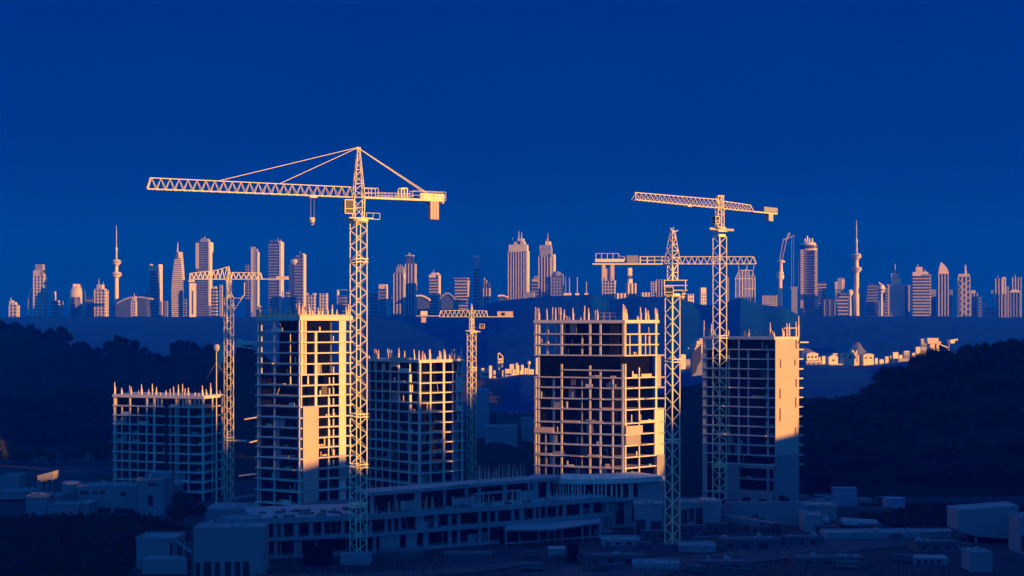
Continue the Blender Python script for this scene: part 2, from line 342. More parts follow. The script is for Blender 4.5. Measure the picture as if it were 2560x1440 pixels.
L3.panel(MB(), 975, 1020, Z3[0], Z3[0] + .6, .4, 1.5).build('formwork', 'wood', R3)
add_rebars(R3, L3, [(920, 8), (931, 18), (934, 24), (938, 22), (943, 22), (966, 26), (971, 24), (976, 22), (994, 28), (1009, 22), (1032, 26)], Z3[0], .28)
add_rebars(R3, K3, [(1050, 24), (1059, 22), (1064, 16), (1076, 26), (1078, 26), (1096, 8), (1101, 22), (1104, 20), (1112, 26), (1115, 22), (1126, 12), (1131, 26), (1134, 26), (1138, 26), (1149, 10), (1156, 34)], Z3[0], .28)
MB().box(K3.at(1155, .3).x, K3.at(1155, .3).y, Z3[0] - .2, Z3[0] + 2.4, .5, .5).build('column', 'conc', R3)
clutter(R3, L3, Z3, 940, 1040, 14, 5); clutter(R3, K3, Z3, 1052, 1130, 6, 6)
irregular(R3, L3, Z3, 925, 1035, 20, 54); irregular(R3, K3, Z3, 1052, 1130, 12, 55)
# --- T4
ys = [800, 834, 861, 888, 944, 970, 998, 1024, 1058, 1086, 1114, 1143, 1170, 1200]
R4, L4, K4, Z4, _ = tower('unfinished_tower', 'widest concrete frame tower with an open dark storey below its upper deck', (1337, 430), (1560, 420), (1645, 429), ys,
    [(1338, 5, None, 3), (1338, 5, 4), (1362, 4, 9, None, 1.2), (1382, 5, 4, None, .9), (1403, 5.5, None, 3), (1403, 5, 912), (1450, 4, 1, 3, 2.2), (1450, 4, 922, None, 1.8), (1474, 5.5, None, 3), (1474, 5, 915), (1500, 5, None, 3), (1500, 4.5, 925), (1531, 4, 4), (1558, 6, None, 3), (1556, 6, 910)],
    [(1566, 4, None, 3), (1566, 4, 910), (1581, 3, 1, 3, 1.2), (1600, 5, None, 3), (1600, 4, 920), (1608, 3.5, 1, 3, 1.2), (1620, 3, 1, 3, 1.2), (1631, 2.5, 1, 3, 1.2), (1642, 7)], core_k=.5, lit_top=.95, rear_from=3, slab_t=.35)
MB().prism(shrink(_, .86), Z4[4] + .05, Z4[3] - .5).build('shade_block', 'core', R4)  # near-black block added to imitate shade in the open storey
L4.panel(MB(), 1337, 1385, Z4[9] - .1, Z4[9] + 1.5, -.3, .35).build('balcony_wall', 'wood', R4)
K4.panel(MB(), 1563, 1604, Z4[9] - .2, Z4[9] + 2.4, -.3, .3).build('wall_panel', 'panel', R4)
K4.panel(MB(), 1563, 1600, Z4[10], Z4[9] - .3, -.2, .25).build('wall_panel', 'podium', R4)
K4.panel(MB(), 1596, 1645, Z4[8] - .1, Z4[8] + .5, -.35, .35).build('edge_beam', 'conc', R4)
K4.panel(MB(), 1634, 1657, Z4[11], Z4[7] - .5, -.2, .5).build('end_wall', 'conc', R4)
K4.panel(MB(), 1640, 1660, Z4[13] - 6, Z4[11] - .1, -.2, .5).build('end_wall', 'podium', R4)
for i in range(3, 12):
    p = K4.at(1645, .3); MB().box(p.x + 1.1, p.y, Z4[i] - .45, Z4[i], 2.6, .9).build('edge_beam', 'conc', R4)
p = K4.at(1645, .3); MB().box(p.x + .5, p.y, Z4[5] + .1, Z4[3] - .5, 1.2, .5).build('end_wall', 'conc', R4)
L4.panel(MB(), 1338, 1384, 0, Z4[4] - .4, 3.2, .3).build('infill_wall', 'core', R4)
L4.panel(MB(), 1420, 1436, Z4[1], Z4[0] - 1, 2.0, .3).build('infill_wall', 'podium', R4)
L4.panel(MB(), 1403, 1560, Z4[4] + 1.9, Z4[4] + 2.25, -.1, .3).build('edge_beam', 'conc', R4)
for i, a_, b_ in ((8, 1475, 1508), (8, 1408, 1450), (11, 1340, 1380), (11, 1470, 1496)): L4.panel(MB(), a_, b_, Z4[i], Z4[i] + .45, -.2, .3).build('formwork', 'wood', R4)
add_rebars(R4, L4, [(1337, 32), (1341, 30), (1346, 30), (1366, 28), (1380, 32), (1388, 31), (1396, 31), (1401, 31), (1409, 26), (1416, 10), (1422, 12), (1431, 30), (1451, 10), (1460, 36), (1470, 30), (1487, 24), (1492, 26), (1557, 40)], Z4[0], .3)
add_rebars(R4, K4, [(1565, 36), (1569, 28), (1597, 10), (1604, 32), (1617, 30), (1623, 24), (1641, 30), (1645, 28)], Z4[0], .35)
railing(R4, [L4.at(1494, .6), L4.at(1552, .6)], Z4[0], 2.1)
clutter(R4, L4, Z4, 1345, 1550, 22, 8); clutter(R4, K4, Z4, 1570, 1635, 8, 9)
irregular(R4, L4, Z4, 1345, 1540, 34, 56, 4); irregular(R4, K4, Z4, 1565, 1630, 12, 57, 4)
# --- T5
ys = [842, 873, 897, 922, 946, 970, 994, 1018, 1042, 1067, 1090, 1114, 1139, 1163, 1200, 1236]
R5, L5, K5, Z5, _ = tower('unfinished_tower', 'slim concrete tower with a broad blank orange end wall, furthest right behind a crane mast', (1757, 460.3), (1935, 449), (1996, 454), ys,
    [(1758, 5), (1781, 3.5), (1822, 2.5, 1, 12), (1846, 4.5), (1870, 3.5, 1, 12), (1919, 4, 1, 12)],
    [(1994, 5)], core_k=.55, lit_top=.9, skip=(14,), rear_from=1)
for i in range(0, 12, 2):
    z1 = Z5[i] - (.95 if i == 0 else .03); K5.panel(MB(), 1935.5, 1994, Z5[min(i + 2, 12)] + .03, z1, -.45, .35).build('wall_panel', 'panel', R5)
K5.panel(MB(), 1935.5, 1994, -.3, Z5[12] - .03, -.45, .35).build('plinth_wall', 'podium', R5)
sl = []
for px, y0, y1 in ((1948, 898, 920), (1947, 971, 996), (1987, 948, 968), (1947, 1020, 1052), (1985, 1070, 1090), (1987, 850, 872), (1986, 995, 1020), (1984, 900, 915)):
    K5.panel(MB(), px - 1.6, px + 1.6, PZ(y1, 450), PZ(y0, 450), -.63, .12).build('slot_window', 'window', R5)
for i in range(1, 15):
    if i in (14,): continue
    p = K5.at(1996, .6); MB().box(p.x + .6, p.y, Z5[i] - .4, Z5[i], 2.2, 1.6, K5.yaw).build('balcony_slab', 'conc', R5)
p = K5.at(1996, 0); MB().box(p.x + 1.4, p.y, Z5[0] - .4 - 1.6, Z5[0] - .4 - 1.2, 3.4, 1.6, K5.yaw).build('balcony_slab', 'conc', R5)
for px0, px1, y0, y1 in ((1811, 1848, 1163, 1200), (1811, 1935, 1160, 1168), (1811, 1848, 1200, 1250), (1918, 1924, 1168, 1225), (1848, 1935, 1192, 1197), (1848, 1935, 1222, 1260), (1938, 1944, 1168, 1225)):
    L5.panel(MB(), px0, min(px1, 1934.5), PZ(y1, 455), PZ(y0, 455), -.25 - .01 * (px1 % 7), .3).build('base_wall', 'podium', R5)
for i in range(1, 12):
    L5.panel(MB(), 1905, 1910, Z5[i], Z5[i] + 1.3, 3.0, .3).build('stair_wall', 'conc', R5)
add_rebars(R5, L5, [(1759, 40), (1772, 22), (1777, 32), (1786, 14), (1820, 16), (1860, 14), (1864, 12), (1871, 18), (1924, 36), (1930, 14)], Z5[0], .26)
add_rebars(R5, K5, [(1937, 12), (1959, 22), (1962, 18), (1970, 34), (1976, 34), (1992, 38), (1999, 52)], Z5[0], .3)
railing(R5, [L5.at(1875, .6), L5.at(1918, .6)], Z5[0], 1.9); K5.panel(MB(), 1963, 1999, Z5[0] + 2.6, Z5[0] + 2.85, .5, .2).build('railing', 'rebar', R5)
clutter(R5, L5, Z5, 1790, 1925, 14, 11)
irregular(R5, L5, Z5[:13], 1790, 1915, 18, 58)
# ---------------------------------------------------------------- podium, stage by stage
pod = thing('podium_block', 'long low stepped concrete podium with deep window bands, running across the bottom centre', 'building', (PX(1100, 370), 370, 0))
PL = [P2(636, 351), P2(811, 356), P2(923, 358.5), P2(1100, 369), P2(1264, 378), P2(1451, 391), P2(1531, 396)]
def strip(pts, z0, z1, th, off, name, mat='podium', parent=pod):
    fs = [Face(p, q) for p, q in zip(pts, pts[1:])]; N = [fs[0].n] + [(x.n + y.n).normalized() for x, y in zip(fs, fs[1:])] + [fs[-1].n]
    o_ = [p - n * off for p, n in zip(pts, N)]; i_ = [p - n * th for p, n in zip(o_, N)]; mb = MB(); k = len(pts)
    for j in range(k):
        for q in (o_[j], i_[j]): mb.v += [(q.x, q.y, z0), (q.x, q.y, z1)]
    for j in range(k - 1):
        a, b = 4 * j, 4 * (j + 1); mb.f += [(a, b, b + 1, a + 1), (a + 2, a + 3, b + 3, b + 2), (a + 1, b + 1, b + 3, a + 3), (a, a + 2, b + 2, b)]
    e = 4 * (k - 1); mb.f += [(0, 1, 3, 2), (e, e + 2, e + 3, e + 1)]
    return mb.build(name, mat, parent)
strip(PL, 9.6 - 1.0, 9.6, 26, -.5, 'floor_slab'); strip(PL, 4.25, 5.0, 24, -.4, 'floor_slab'); strip(PL, -.4, .5, 22, -.3, 'base_slab')
strip(PL, 9.6, 10.0, .3, -.52, 'kerb'); strip(PL[3:], 5.0, 5.5, .25, -.42, 'kerb')
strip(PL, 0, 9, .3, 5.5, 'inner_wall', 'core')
def face_of(px, pts=PL):
    for p, q in zip(pts, pts[1:]):
        f = Face(p, q)
        if -.001 <= f.t(px) <= 1.001: return f
    return Face(pts[-2], pts[-1])
for px, w in ((661, 7), (688, 9), (706, 8), (741, 13), (778, 10), (808, 8), (857, 9), (889, 7), (928, 7), (967, 8), (983, 7), (1001, 6), (1051, 24), (1092, 12), (1126, 9), (1148, 8), (1201, 8), (1223, 6), (1243, 8), (1284, 8), (1306, 12), (1338, 6), (1350, 5), (1368, 5), (1395, 5), (1413, 9), (1455, 8), (1480, 8), (1520, 8)):
    f = face_of(px); p = f.at(px, .5); MB().box(p.x, p.y, 4.8, 8.6, w * p.y / F, .6, f.yaw).build('column', 'podium', pod)
for px, w in ((664, 8), (690, 9), (741, 12), (752, 6), (938, 8), (1030, 30), (1066, 14), (1126, 9), (1148, 8), (1201, 8), (1223, 6), (1262, 4), (1282, 10), (1300, 5), (1346, 8), (1371, 6), (1389, 6), (1405, 6), (1456, 6), (1475, 6), (1506, 12)):
    f = face_of(px); p = f.at(px, .5); MB().box(p.x, p.y, 0, 4.3, w * p.y / F, .6, f.yaw).build('column', 'podium', pod)
for px0, px1, z0, z1 in ((950, 1000, 0, 4.2), (1046, 1070, 5, 7), (808, 930, 4.8, 5.3)):
    f = face_of((px0 + px1) / 2); f.panel(MB(), px0, px1, z0, z1, .2, .3).build('infill_wall', 'podium', pod)
# canopy deck projecting in front of the podium's right half
ca = [P2(1262, 371), P2(1380, 372), P2(1503, 385), P2(1500, 392), P2(1264, 378)]
MB().prism(ca, 3.9, 4.4).build('canopy', 'podium', pod)
f = Face(P2(1264, 372), P2(1503, 385))
for px, w in ((1266, 4), (1300, 3), (1348, 7), (1372, 5), (1388, 4), (1406, 6), (1457, 6), (1476, 5), (1500, 6)):
    p = f.at(px, .3); MB().box(p.x, p.y, -.2, 3.95, w * p.y / F, .4, f.yaw).build('column', 'podium', pod)
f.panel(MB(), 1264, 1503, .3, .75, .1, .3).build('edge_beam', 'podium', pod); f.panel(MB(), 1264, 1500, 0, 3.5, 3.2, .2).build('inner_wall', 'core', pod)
# set back upper storey
PU = [P2(925, 363), P2(1100, 375), P2(1191, 383), P2(1379, 397), P2(1398, 404)]
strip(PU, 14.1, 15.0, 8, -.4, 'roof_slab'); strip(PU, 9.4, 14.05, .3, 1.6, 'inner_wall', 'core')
for px, w in ((932, 10), (990, 4), (1046, 18), (1113, 7), (1168, 9), (1200, 8), (1264, 12), (1324, 8), (1340, 16), (1372, 10)):
    f = face_of(px, PU); p = f.at(px, .4); MB().box(p.x, p.y, 9.5, 14.2, w * p.y / F, .5, f.yaw).build('column', 'podium', pod)
for px0, px1, z0, z1 in ((1186, 1300, 11.9, 12.5), (1290, 1345, 9.6, 11.9), (1000, 1045, 9.6, 12), (1130, 1190, 9.6, 11.6)):
    f = face_of((px0 + px1) / 2, PU); f.panel(MB(), px0, px1, z0, z1, -.1, .3).build('infill_wall', 'podium', pod)
for px, hz in ((975, 2.6), (996, 2.7), (1009, 2.7), (1054, 2.3), (1069, 3.1), (1083, 2.9), (1135, 2.9), (1183, 3), (1211, 3.1), (1225, 2.6), (1236, 2.2), (1285, 3), (1305, 3.1), (1317, 2.6), (1377, 2), (1396, 1.8), (1411, 2.2), (1454, 1.8), (1475, 1.8)):
    f = face_of(px); p = f.at(px, .6); MB().box(p.x, p.y, 9.6, 9.6 + hz * 1.2, .28, .28).build('prop', 'wood', pod)
for px in list(range(1210, 1332, 5)) + [1222, 1243, 1262, 1291, 1316]:
    f = face_of(px, PU); p = f.at(px + rnd.uniform(-2, 2), 4); hh = rnd.uniform(2.2, 4.4); MB().box(p.x, p.y, 14.9, 15.0 + hh, .14, .14, .2, .6, .6).build('rebar', 'rebar', pod)
for px in list(range(940, 1045, 7)):
    f = face_of(px, PU); p = f.at(px, 2); MB().box(p.x, p.y, 14.9, 15.0 + rnd.uniform(.8, 1.8), .16, .16).build('rebar', 'rebar', pod)
f = face_of(1130, PU); a = f.at(1130, 0); b = f.at(1162, 0); MB().beam((a.x, a.y - .8, 15.1), (b.x, b.y - .8, 15.3), .35).build('formwork', 'wood', pod)
pr = random.Random(31)      # props, braces, half walls and boards inside the open storeys
for i in range(34):
    px = pr.uniform(660, 1520); f = face_of(px); o_ = pr.uniform(1.2, 4.5); p = f.at(px, o_); lv = pr.choice((.5, 5.0, 5.0)); k_ = pr.random()
    if k_ < .5: MB().box(p.x, p.y, lv, lv + 3.6, .2, .2).build('prop', 'wood', pod)
    elif k_ < .75: MB().beam((p.x, p.y, lv), (p.x + pr.uniform(-2, 2), p.y, lv + 3.4), .16).build('brace', 'rebar', pod)
    else: MB().box(p.x, p.y, lv, lv + pr.uniform(.6, 2.2), pr.uniform(1, 3.5), .25, f.yaw).build('half_wall', 'podium', pod)
for i in range(40):
    px = pr.uniform(930, 1440); f = face_of(px); p = f.at(px, pr.uniform(.8, 5)); k_ = pr.random()
    if k_ < .6: MB().box(p.x, p.y, 9.6, 9.6 + pr.uniform(1.2, 3.2), .18, .18, 0, .7, .7).build('rebar', 'rebar', pod)
    else: MB().box(p.x, p.y, 9.6, 9.6 + pr.uniform(.3, .9), pr.uniform(1, 3), pr.uniform(.6, 1.5), f.yaw + pr.uniform(-.4, .4)).build('board_pile', 'yard', pod)
for i in range(26):      # loose piles on the lower roof left of the upper storey
    px = pr.uniform(650, 930); f = face_of(px); p = f.at(px, pr.uniform(1.5, 16)); MB().box(p.x, p.y, 9.6, 9.6 + pr.uniform(.2, .8), pr.uniform(.8, 3.2), pr.uniform(.6, 2), pr.uniform(0, 3)).build('board_pile', 'yard', pod)
railing(pod, [face_of(700).at(640, .3), face_of(700).at(808, .3)], 10.0, 1.1)
# annex below the widest tower
ann = thing('podium_annex', 'two level curved annex with upright fins at the foot of the widest tower', 'building', (PX(1520, 410), 410, 0))
AN = [P2(1378, 404), P2(1440, 402), P2(1530, 403), P2(1600, 406), P2(1660, 411)]
strip(AN, 12.6, 14.0, 14, -.4, 'floor_slab', 'conc', ann); strip(AN, 7.6, 8.3, 14, -1.2, 'floor_slab', 'podium', ann); strip(AN, 0, 7.7, .4, 0, 'facade_wall', 'podium', ann)
strip(AN, 8, 13, .3, 3.4, 'inner_wall', 'core', ann)
for px in [1392, 1399, 1406, 1413, 1421, 1430, 1437, 1446, 1453, 1462, 1486, 1496, 1505, 1515, 1530, 1543, 1556, 1576, 1582]:
    f = face_of(px, AN); p = f.at(px, .6); MB().box(p.x, p.y, 8.2, 12.7, rnd.uniform(.25, .5), .5, f.yaw).build('fin', 'conc', ann)
for px in [1392, 1402, 1415, 1427, 1436, 1442, 1448, 1466, 1478, 1490, 1500, 1507, 1514, 1524, 1532]:
    f = face_of(px, AN); p = f.at(px, 1); MB().box(p.x, p.y, 13.9, 14 + rnd.uniform(1, 4.5) * (1.6 if px < 1450 else .5), .16, .16, .3, .5, .5).build('rebar', 'rebar', ann)
f = face_of(1620, AN); f.panel(MB(), 1598, 1655, 8.3, 13, .6, .3).build('side_wall', 'podium', ann)
for px0, px1, z0, z1 in ((1545, 1560, 1, 7), (1580, 1590, 1.5, 6), (1595, 1604, 1.5, 6), (1540, 1558, 1, 5), (1625, 1650, .5, 5)):
    f = face_of((px0 + px1) / 2, AN); f.panel(MB(), px0, px1, z0, z1, -.03, .1).build('window', 'window', ann)
# ---------------------------------------------------------------- tower cranes
def corners(x, y, s, rot):
    return [Vector((x + s / 2 * math.sqrt(2) * math.cos(rot + math.pi / 4 + k * math.pi / 2), y + s / 2 * math.sqrt(2) * math.sin(rot + math.pi / 4 + k * math.pi / 2))) for k in range(4)]
def lattice(mb, base, top, n, leg, diag, cross=False, horiz=1, thin=.84):
    """four sided lattice between two rings of four 3-D points"""
    leg *= thin; diag *= thin
    L = lambda i, t: base[i] + (top[i] - base[i]) * t
    for i in range(4): mb.beam(base[i], top[i], leg)
    for k in range(n):
        t0, t1 = k / n, (k + 1) / n
        for i in range(4):
            j = (i + 1) % 4
            if (k + i) % 2 or cross: mb.beam(L(i, t0), L(j, t1), diag)
            if not (k + i) % 2 or cross: mb.beam(L(j, t0), L(i, t1), diag)
            if horiz and k % horiz == 0: mb.beam(L(i, t0), L(j, t0), diag)
    for i in range(4): mb.beam(top[i], top[(i + 1) % 4], diag * 1.3)
def mast(root, x, y, z0, z1, s, rot, pitch, leg, diag, collars=(), mat='crane'):
    c = corners(x, y, s, rot); mb = MB()
    lattice(mb, [Vector((p.x, p.y, z0)) for p in c], [Vector((p.x, p.y, z1)) for p in c], max(2, int((z1 - z0) / pitch)), leg, diag, horiz=0)
    mb.build('mast', mat, root)
    for z in collars:
        mb = MB(); cc = corners(x, y, s * 1.14, rot)
        for i in range(4):
            for dz in (0, .75): mb.beam(Vector((cc[i].x, cc[i].y, z + dz)), Vector((cc[(i + 1) % 4].x, cc[(i + 1) % 4].y, z + dz)), .28, .22)
        mb.build('collar', mat, root)
def jib3(mb, p0, p1, h0, h1, w, n, ch, dg):
    """triangular lattice: two bottom chords, one top chord"""
    ch *= .85; dg *= .85
    p0, p1 = Vector(p0), Vector(p1); d = (p1 - p0).normalized(); s = d.cross(Vector((0, 0, 1))).normalized() * w / 2
    B = lambda t, k: p0 + (p1 - p0) * t + s * k
    T = lambda t: p0 + (p1 - p0) * t + Vector((0, 0, h0 + (h1 - h0) * t))
    for k in (-1, 1): mb.beam(B(0, k), B(1, k), ch)
    mb.beam(T(.3 / n), T(1 - .3 / n), ch)
    for i in range(n):
        t0, tm, t1 = i / n, (i + .5) / n, (i + 1) / n
        for k in (-1, 1): mb.beam(B(t0, k), T(tm), dg); mb.beam(T(tm), B(t1, k), dg)
        mb.beam(B(t0, 1), B(t0, -1), dg)
    for t in (0, 1): mb.beam(B(t, 1), B(t, -1), ch)
    for k in (-1, 1): mb.beam(B(0, k), T(.3 / n), ch); mb.beam(B(1, k), T(1 - .3 / n), ch)
def cab(root, x, y, z, u, w, l, h, mat='crane'):
    n = Vector((-u.y, u.x)); yaw = math.atan2(u.y, u.x); mb = MB(); e = .09
    cs = [Vector((x, y)) + u * a * l / 2 + n * b * w / 2 for a, b in ((-1, -1), (1, -1), (1, 1), (-1, 1))]
    for i in range(4):
        p, q = cs[i], cs[(i + 1) % 4]
        mb.beam((p.x, p.y, z), (p.x, p.y, z + h), e * 2)
        for zz in (z, z + h * .35, z + h): mb.beam((p.x, p.y, zz), (q.x, q.y, zz), e * 2)
    mb.box(x, y, z - .1, z + .05, l + .1, w + .1, yaw); mb.box(x, y, z + h, z + h + .12, l + .15, w + .15, yaw)
    c = mb.build('cab', mat, root); g = MB(); g.box(x, y, z + .08, z + h - .05, l - .1, w - .1, yaw); g.build('cab_window', 'glass', c); return c
def rail_line(mb, p, q, h, n, w=.07, mid=True):
    p, q = Vector(p), Vector(q); up = Vector((0, 0, h))
    mb.beam(p + up, q + up, w)
    if mid: mb.beam(p + up * .5, q + up * .5, w)
    for k in range(n + 1): r = p + (q - p) * k / n; mb.beam(r, r + up, w)
def ring(root, x, y, z, r, h, mat='crane'):
    return MB().lathe(x, y, [(r * .8, z), (r, z + h * .2), (r, z + h * .8), (r * .8, z + h)], 16).build('slewing_ring', mat, root)
# --- crane 1, the largest
x, y = PX(896, 350), 350.0; k = 350 / F
C1 = thing('tower_crane', 'tallest tower crane, with tie bars from its peak and a long jib reaching left', 'crane', (x, y, 0))
u = Vector((-48.4, -24)).normalized(); u3 = Vector((u.x, u.y, 0)); v = -u; v3 = -u3; nn = Vector((-u.y, u.x, 0))
mast(C1, x, y, .4, PZ(556, 350), 3.0, math.radians(38), 1.9, .24, .125, [PZ(655, 350), PZ(1042, 350), PZ(1168, 350), PZ(1266, 350)])
MB().box(x, y, -.3, .8, 7, 7, .4).build('base_block', 'yard', C1)
ring(C1, x, y, PZ(556, 350), 2.4, 1.0)
mb = MB(); mb.box(x, y, PZ(548, 350), PZ(545, 350), 6.2, 4.2, math.atan2(u.y, u.x))
pc = Vector((x, y, PZ(548, 350))); rail_line(mb, pc + v3 * 1.5 + nn * 1.6, pc + v3 * 5.0 + nn * 1.6, 1.5, 2, .09, False); mb.beam(pc + v3 * 1.5 + nn * 1.6, pc + v3 * 5.0 + nn * 1.6, .12)
mb.build('service_platform', 'crane', C1)
zj0 = PZ(494, 350); zj1 = PZ(470, 350)
c = corners(x, y, 2.3, math.radians(20)); c2 = corners(x, y, 2.6, math.radians(20)); mb = MB()
lattice(mb, [Vector((p.x, p.y, PZ(545, 350))) for p in c], [Vector((p.x, p.y, zj0)) for p in c2], 2, .25, .14); mb.build('turret', 'crane', C1)
cab(C1, x + u.x * 2.6, y + u.y * 2.6 - .3, PZ(535, 350), u, 1.5, 2.2, 3.3)
mb = MB(); ap = W(897, 368, 350); ct = corners(x, y, .5, math.radians(20))
lattice(mb, [Vector((p.x, p.y, zj0)) for p in c2], [Vector((p.x, p.y, ap.z - .4)) for p in ct], 7, .26, .14, horiz=2); mb.box(x, y, ap.z - .6, ap.z, 1.0, .7, .3); mb.build('tower_head', 'crane', C1)
tip = Vector((PX(368, 327), 327, zj0)); r0 = Vector((x, y, zj0)) + u3 * 1.2
mb = MB(); jib3(mb, r0, tip, 2.5, 2.6, 1.7, 24, .2, .11); mb.build('jib', 'crane', C1)
ce = Vector((x, y, zj0)) + v3 * 22.4; mb = MB()
for sgn in (-1, 1): mb.beam(Vector((x, y, zj0)) + v3 * 1 + nn * sgn * .9, ce + nn * sgn * .9, .3, .5)
for i in range(12): q = Vector((x, y, zj0)) + v3 * (2 + i * 1.9); mb.beam(q - nn * .9, q + nn * .9, .2)
mb.beam(ce - nn * .9, ce + nn * .9, .3, 1.4); mb.build('counter_jib', 'crane', C1)
mb = MB()
for sg in (-1, 1):
    q = Vector((x, y, zj0)) + nn * sg
    rail_line(mb, q + v3 * 1.2, q + v3 * 4.8, 2.4, 2, .1); rail_line(mb, q + v3 * 4.8, q + v3 * 14, 1.4, 5, .06); rail_line(mb, q + v3 * 14, q + v3 * 23, 2.2, 3, .07)
mb.build('railing', 'crane', C1)
q = Vector((x, y, zj0)) + v3 * 11.6; mb = MB()
for sg in (-1, 1):
    for a_ in (-.7, .9): mb.beam(q + nn * sg + v3 * a_, q + nn * sg + v3 * a_ + Vector((0, 0, 2.7)), .28)
    mb.beam(q + nn * sg - v3 * .7 + Vector((0, 0, 2.7)), q + nn * sg + v3 * .9 + Vector((0, 0, 2.7)), .28)
mb.build('winch_frame', 'crane', C1)
q = Vector((x, y, zj0)) + v3 * 19.5; MB().box(q.x, q.y, zj0 + .3, zj0 + 1.7, 6.5, 1.5, math.atan2(v.y, v.x)).build('machinery_deck', 'crane', C1)
for a_ in (19.2, 20.0, 20.8): q = Vector((x, y, 0)) + v3 * a_; MB().box(q.x, q.y, zj0 - 4.8, zj0 - .2, .66, 1.9, math.atan2(v.y, v.x)).build('counterweight', 'block', C1)
for pxx, pyy in ((556, 452), (696, 461)):
    s_ = (x - PX(pxx, 339)) / 48.4 * 54; q = Vector((x, y, zj0 + 2.5)) + u3 * (s_ * 1.01)
    for sg in (-.12, .12): MB().beam(ap + nn * sg, q + nn * sg, .11).build('tie_bar', 'crane', C1)
q = Vector((x, y, zj0 + 1.6)) + v3 * 18.5
for sg in (-.7, .7): MB().beam(ap + Vector((0, 0, -.3)) + nn * sg * .2, q + nn * sg, .12).build('tie_bar', 'crane', C1)
s_ = 11.8; q = Vector((x, y, zj0)) + u3 * s_; mb = MB(); mb.box(q.x, q.y, zj0 - .55, zj0 - .15, 1.8, 1.9, math.atan2(u.y, u.x)); mb.build('trolley', 'crane', C1)
zh = PZ(545, q.y)
for sg in (-.42, .42): MB().beam(q + u3 * sg + Vector((0, 0, -.5)), Vector((q.x, q.y, zh)) + u3 * sg, .05).build('hoist_rope', 'cable', C1)
mb = MB(); hk = Vector((q.x, q.y, zh)); mb.lathe(0, 0, [(.15, -.3), (.62, -.1), (.62, .1), (.15, .3)], 14)
mb.v = [(hk.x + a_, hk.y + c_, hk.z - .5 + b_) for a_, b_, c_ in mb.v]; mb.box(hk.x, hk.y, hk.z - .3, hk.z + .15, 1.1, .5)
pts = [Vector((hk.x + .28 * math.sin(t * .6), hk.y, hk.z - 1.35 - .3 * math.cos(t * .6 + 3.14))) for t in range(-1, 8)]
for a_, b_ in zip(pts, pts[1:]): mb.tube(a_, b_, .1)
mb.tube((hk.x, hk.y, hk.z - .9), (hk.x, hk.y, hk.z - 1.1), .1); mb.build('hook_block', 'crane', C1)
# --- crane 2, flat top crane in front of the rightmost tower
x, y = PX(1799, 440), 440.0
C2 = thing('tower_crane', 'flat topped tower crane standing against the rightmost tower, its jib tilted up to the left', 'crane', (x, y, 0))
u3 = Vector((PX(1583, 408) - x, 408 - y, 0)).normalized(); u = Vector((u3.x, u3.y)); v3 = -u3; nn = Vector((-u.y, u.x, 0)); yaw = math.atan2(u.y, u.x)
mast(C2, x, y, .4, PZ(592, 440), 2.95, math.radians(35), 2.1, .25, .13, [PZ(1168, 440), PZ(845, 440)]); MB().box(x, y, -.3, .8, 6, 6, .4).build('base_block', 'yard', C2)
zj = PZ(521, 440); ring(C2, x, y, PZ(574, 440), 2.0, .8)
mb = MB(); c = corners(x, y, 2.6, .5); c2 = corners(x, y, 3.6, .5); mb.prism([Vector((p.x, p.y)) for p in c], PZ(592, 440), PZ(586, 440)); mb.prism([Vector((p.x, p.y)) for p in c2], PZ(580, 440), PZ(576, 440)); mb.beam((x, y - 1, PZ(574, 440)), (x + 4.2, y - 1, PZ(576, 440)), .8, .7); mb.beam((x, y - 1, PZ(574, 440)), (x - 3.2, y - 1, PZ(572, 440)), .7, .7); mb.build('service_platform', 'crane', C2)
mb = MB(); c = corners(x, y, 2.0, .3); lattice(mb, [Vector((p.x, p.y, PZ(566, 440))) for p in c], [Vector((p.x, p.y, zj)) for p in c], 3, .26, .15); mb.build('turret', 'crane', C2)
cab(C2, x + u.x * 2.2, y + u.y * 2.2, PZ(560, 440), u, 1.4, 1.9, 2.2)
mb = MB(); c = corners(x, y, 1.7, .3); lattice(mb, [Vector((p.x, p.y, zj)) for p in c], [Vector((p.x, p.y, PZ(491, 440))) for p in c], 2, .3, .18); mb.box(x, y, PZ(491, 440), PZ(489, 440), 2.3, 2.0, .3); mb.build('tower_head', 'crane', C2)
mb = MB(); jib3(mb, Vector((x, y, zj)) + u3 * .8, Vector((x, y, zj)) + u3 * 43.3, 2.7, 2.1, 1.6, 19, .21, .12); mb.build('jib', 'crane', C2)
mb = MB(); jib3(mb, Vector((x, y, zj)) + v3 * .8, Vector((x, y, zj)) + v3 * 18, 2.4, 2.0, 1.6, 8, .21, .12); mb.beam(Vector((x, y, zj)) + v3 * 18, Vector((x, y, zj)) + v3 * 32, 1.5, .35); mb.build('counter_jib', 'crane', C2)
q = Vector((x, y, zj)) + v3 * 28; MB().box(q.x, q.y, zj + .3, zj + 1.9, 8, 1.6, yaw).build('machinery_box', 'slate', C2)
for a_ in (27.3, 28.6): q = Vector((x, y, zj)) + v3 * a_; MB().box(q.x, q.y, zj - 2.5, zj - .2, 1.2, 1.7, yaw).build('counterweight', 'block', C2)
q = Vector((x, y, zj)) + u3 * 17; MB().box(q.x, q.y, zj - .5, zj - .2, 2, 1.7, yaw).build('trolley', 'crane', C2)
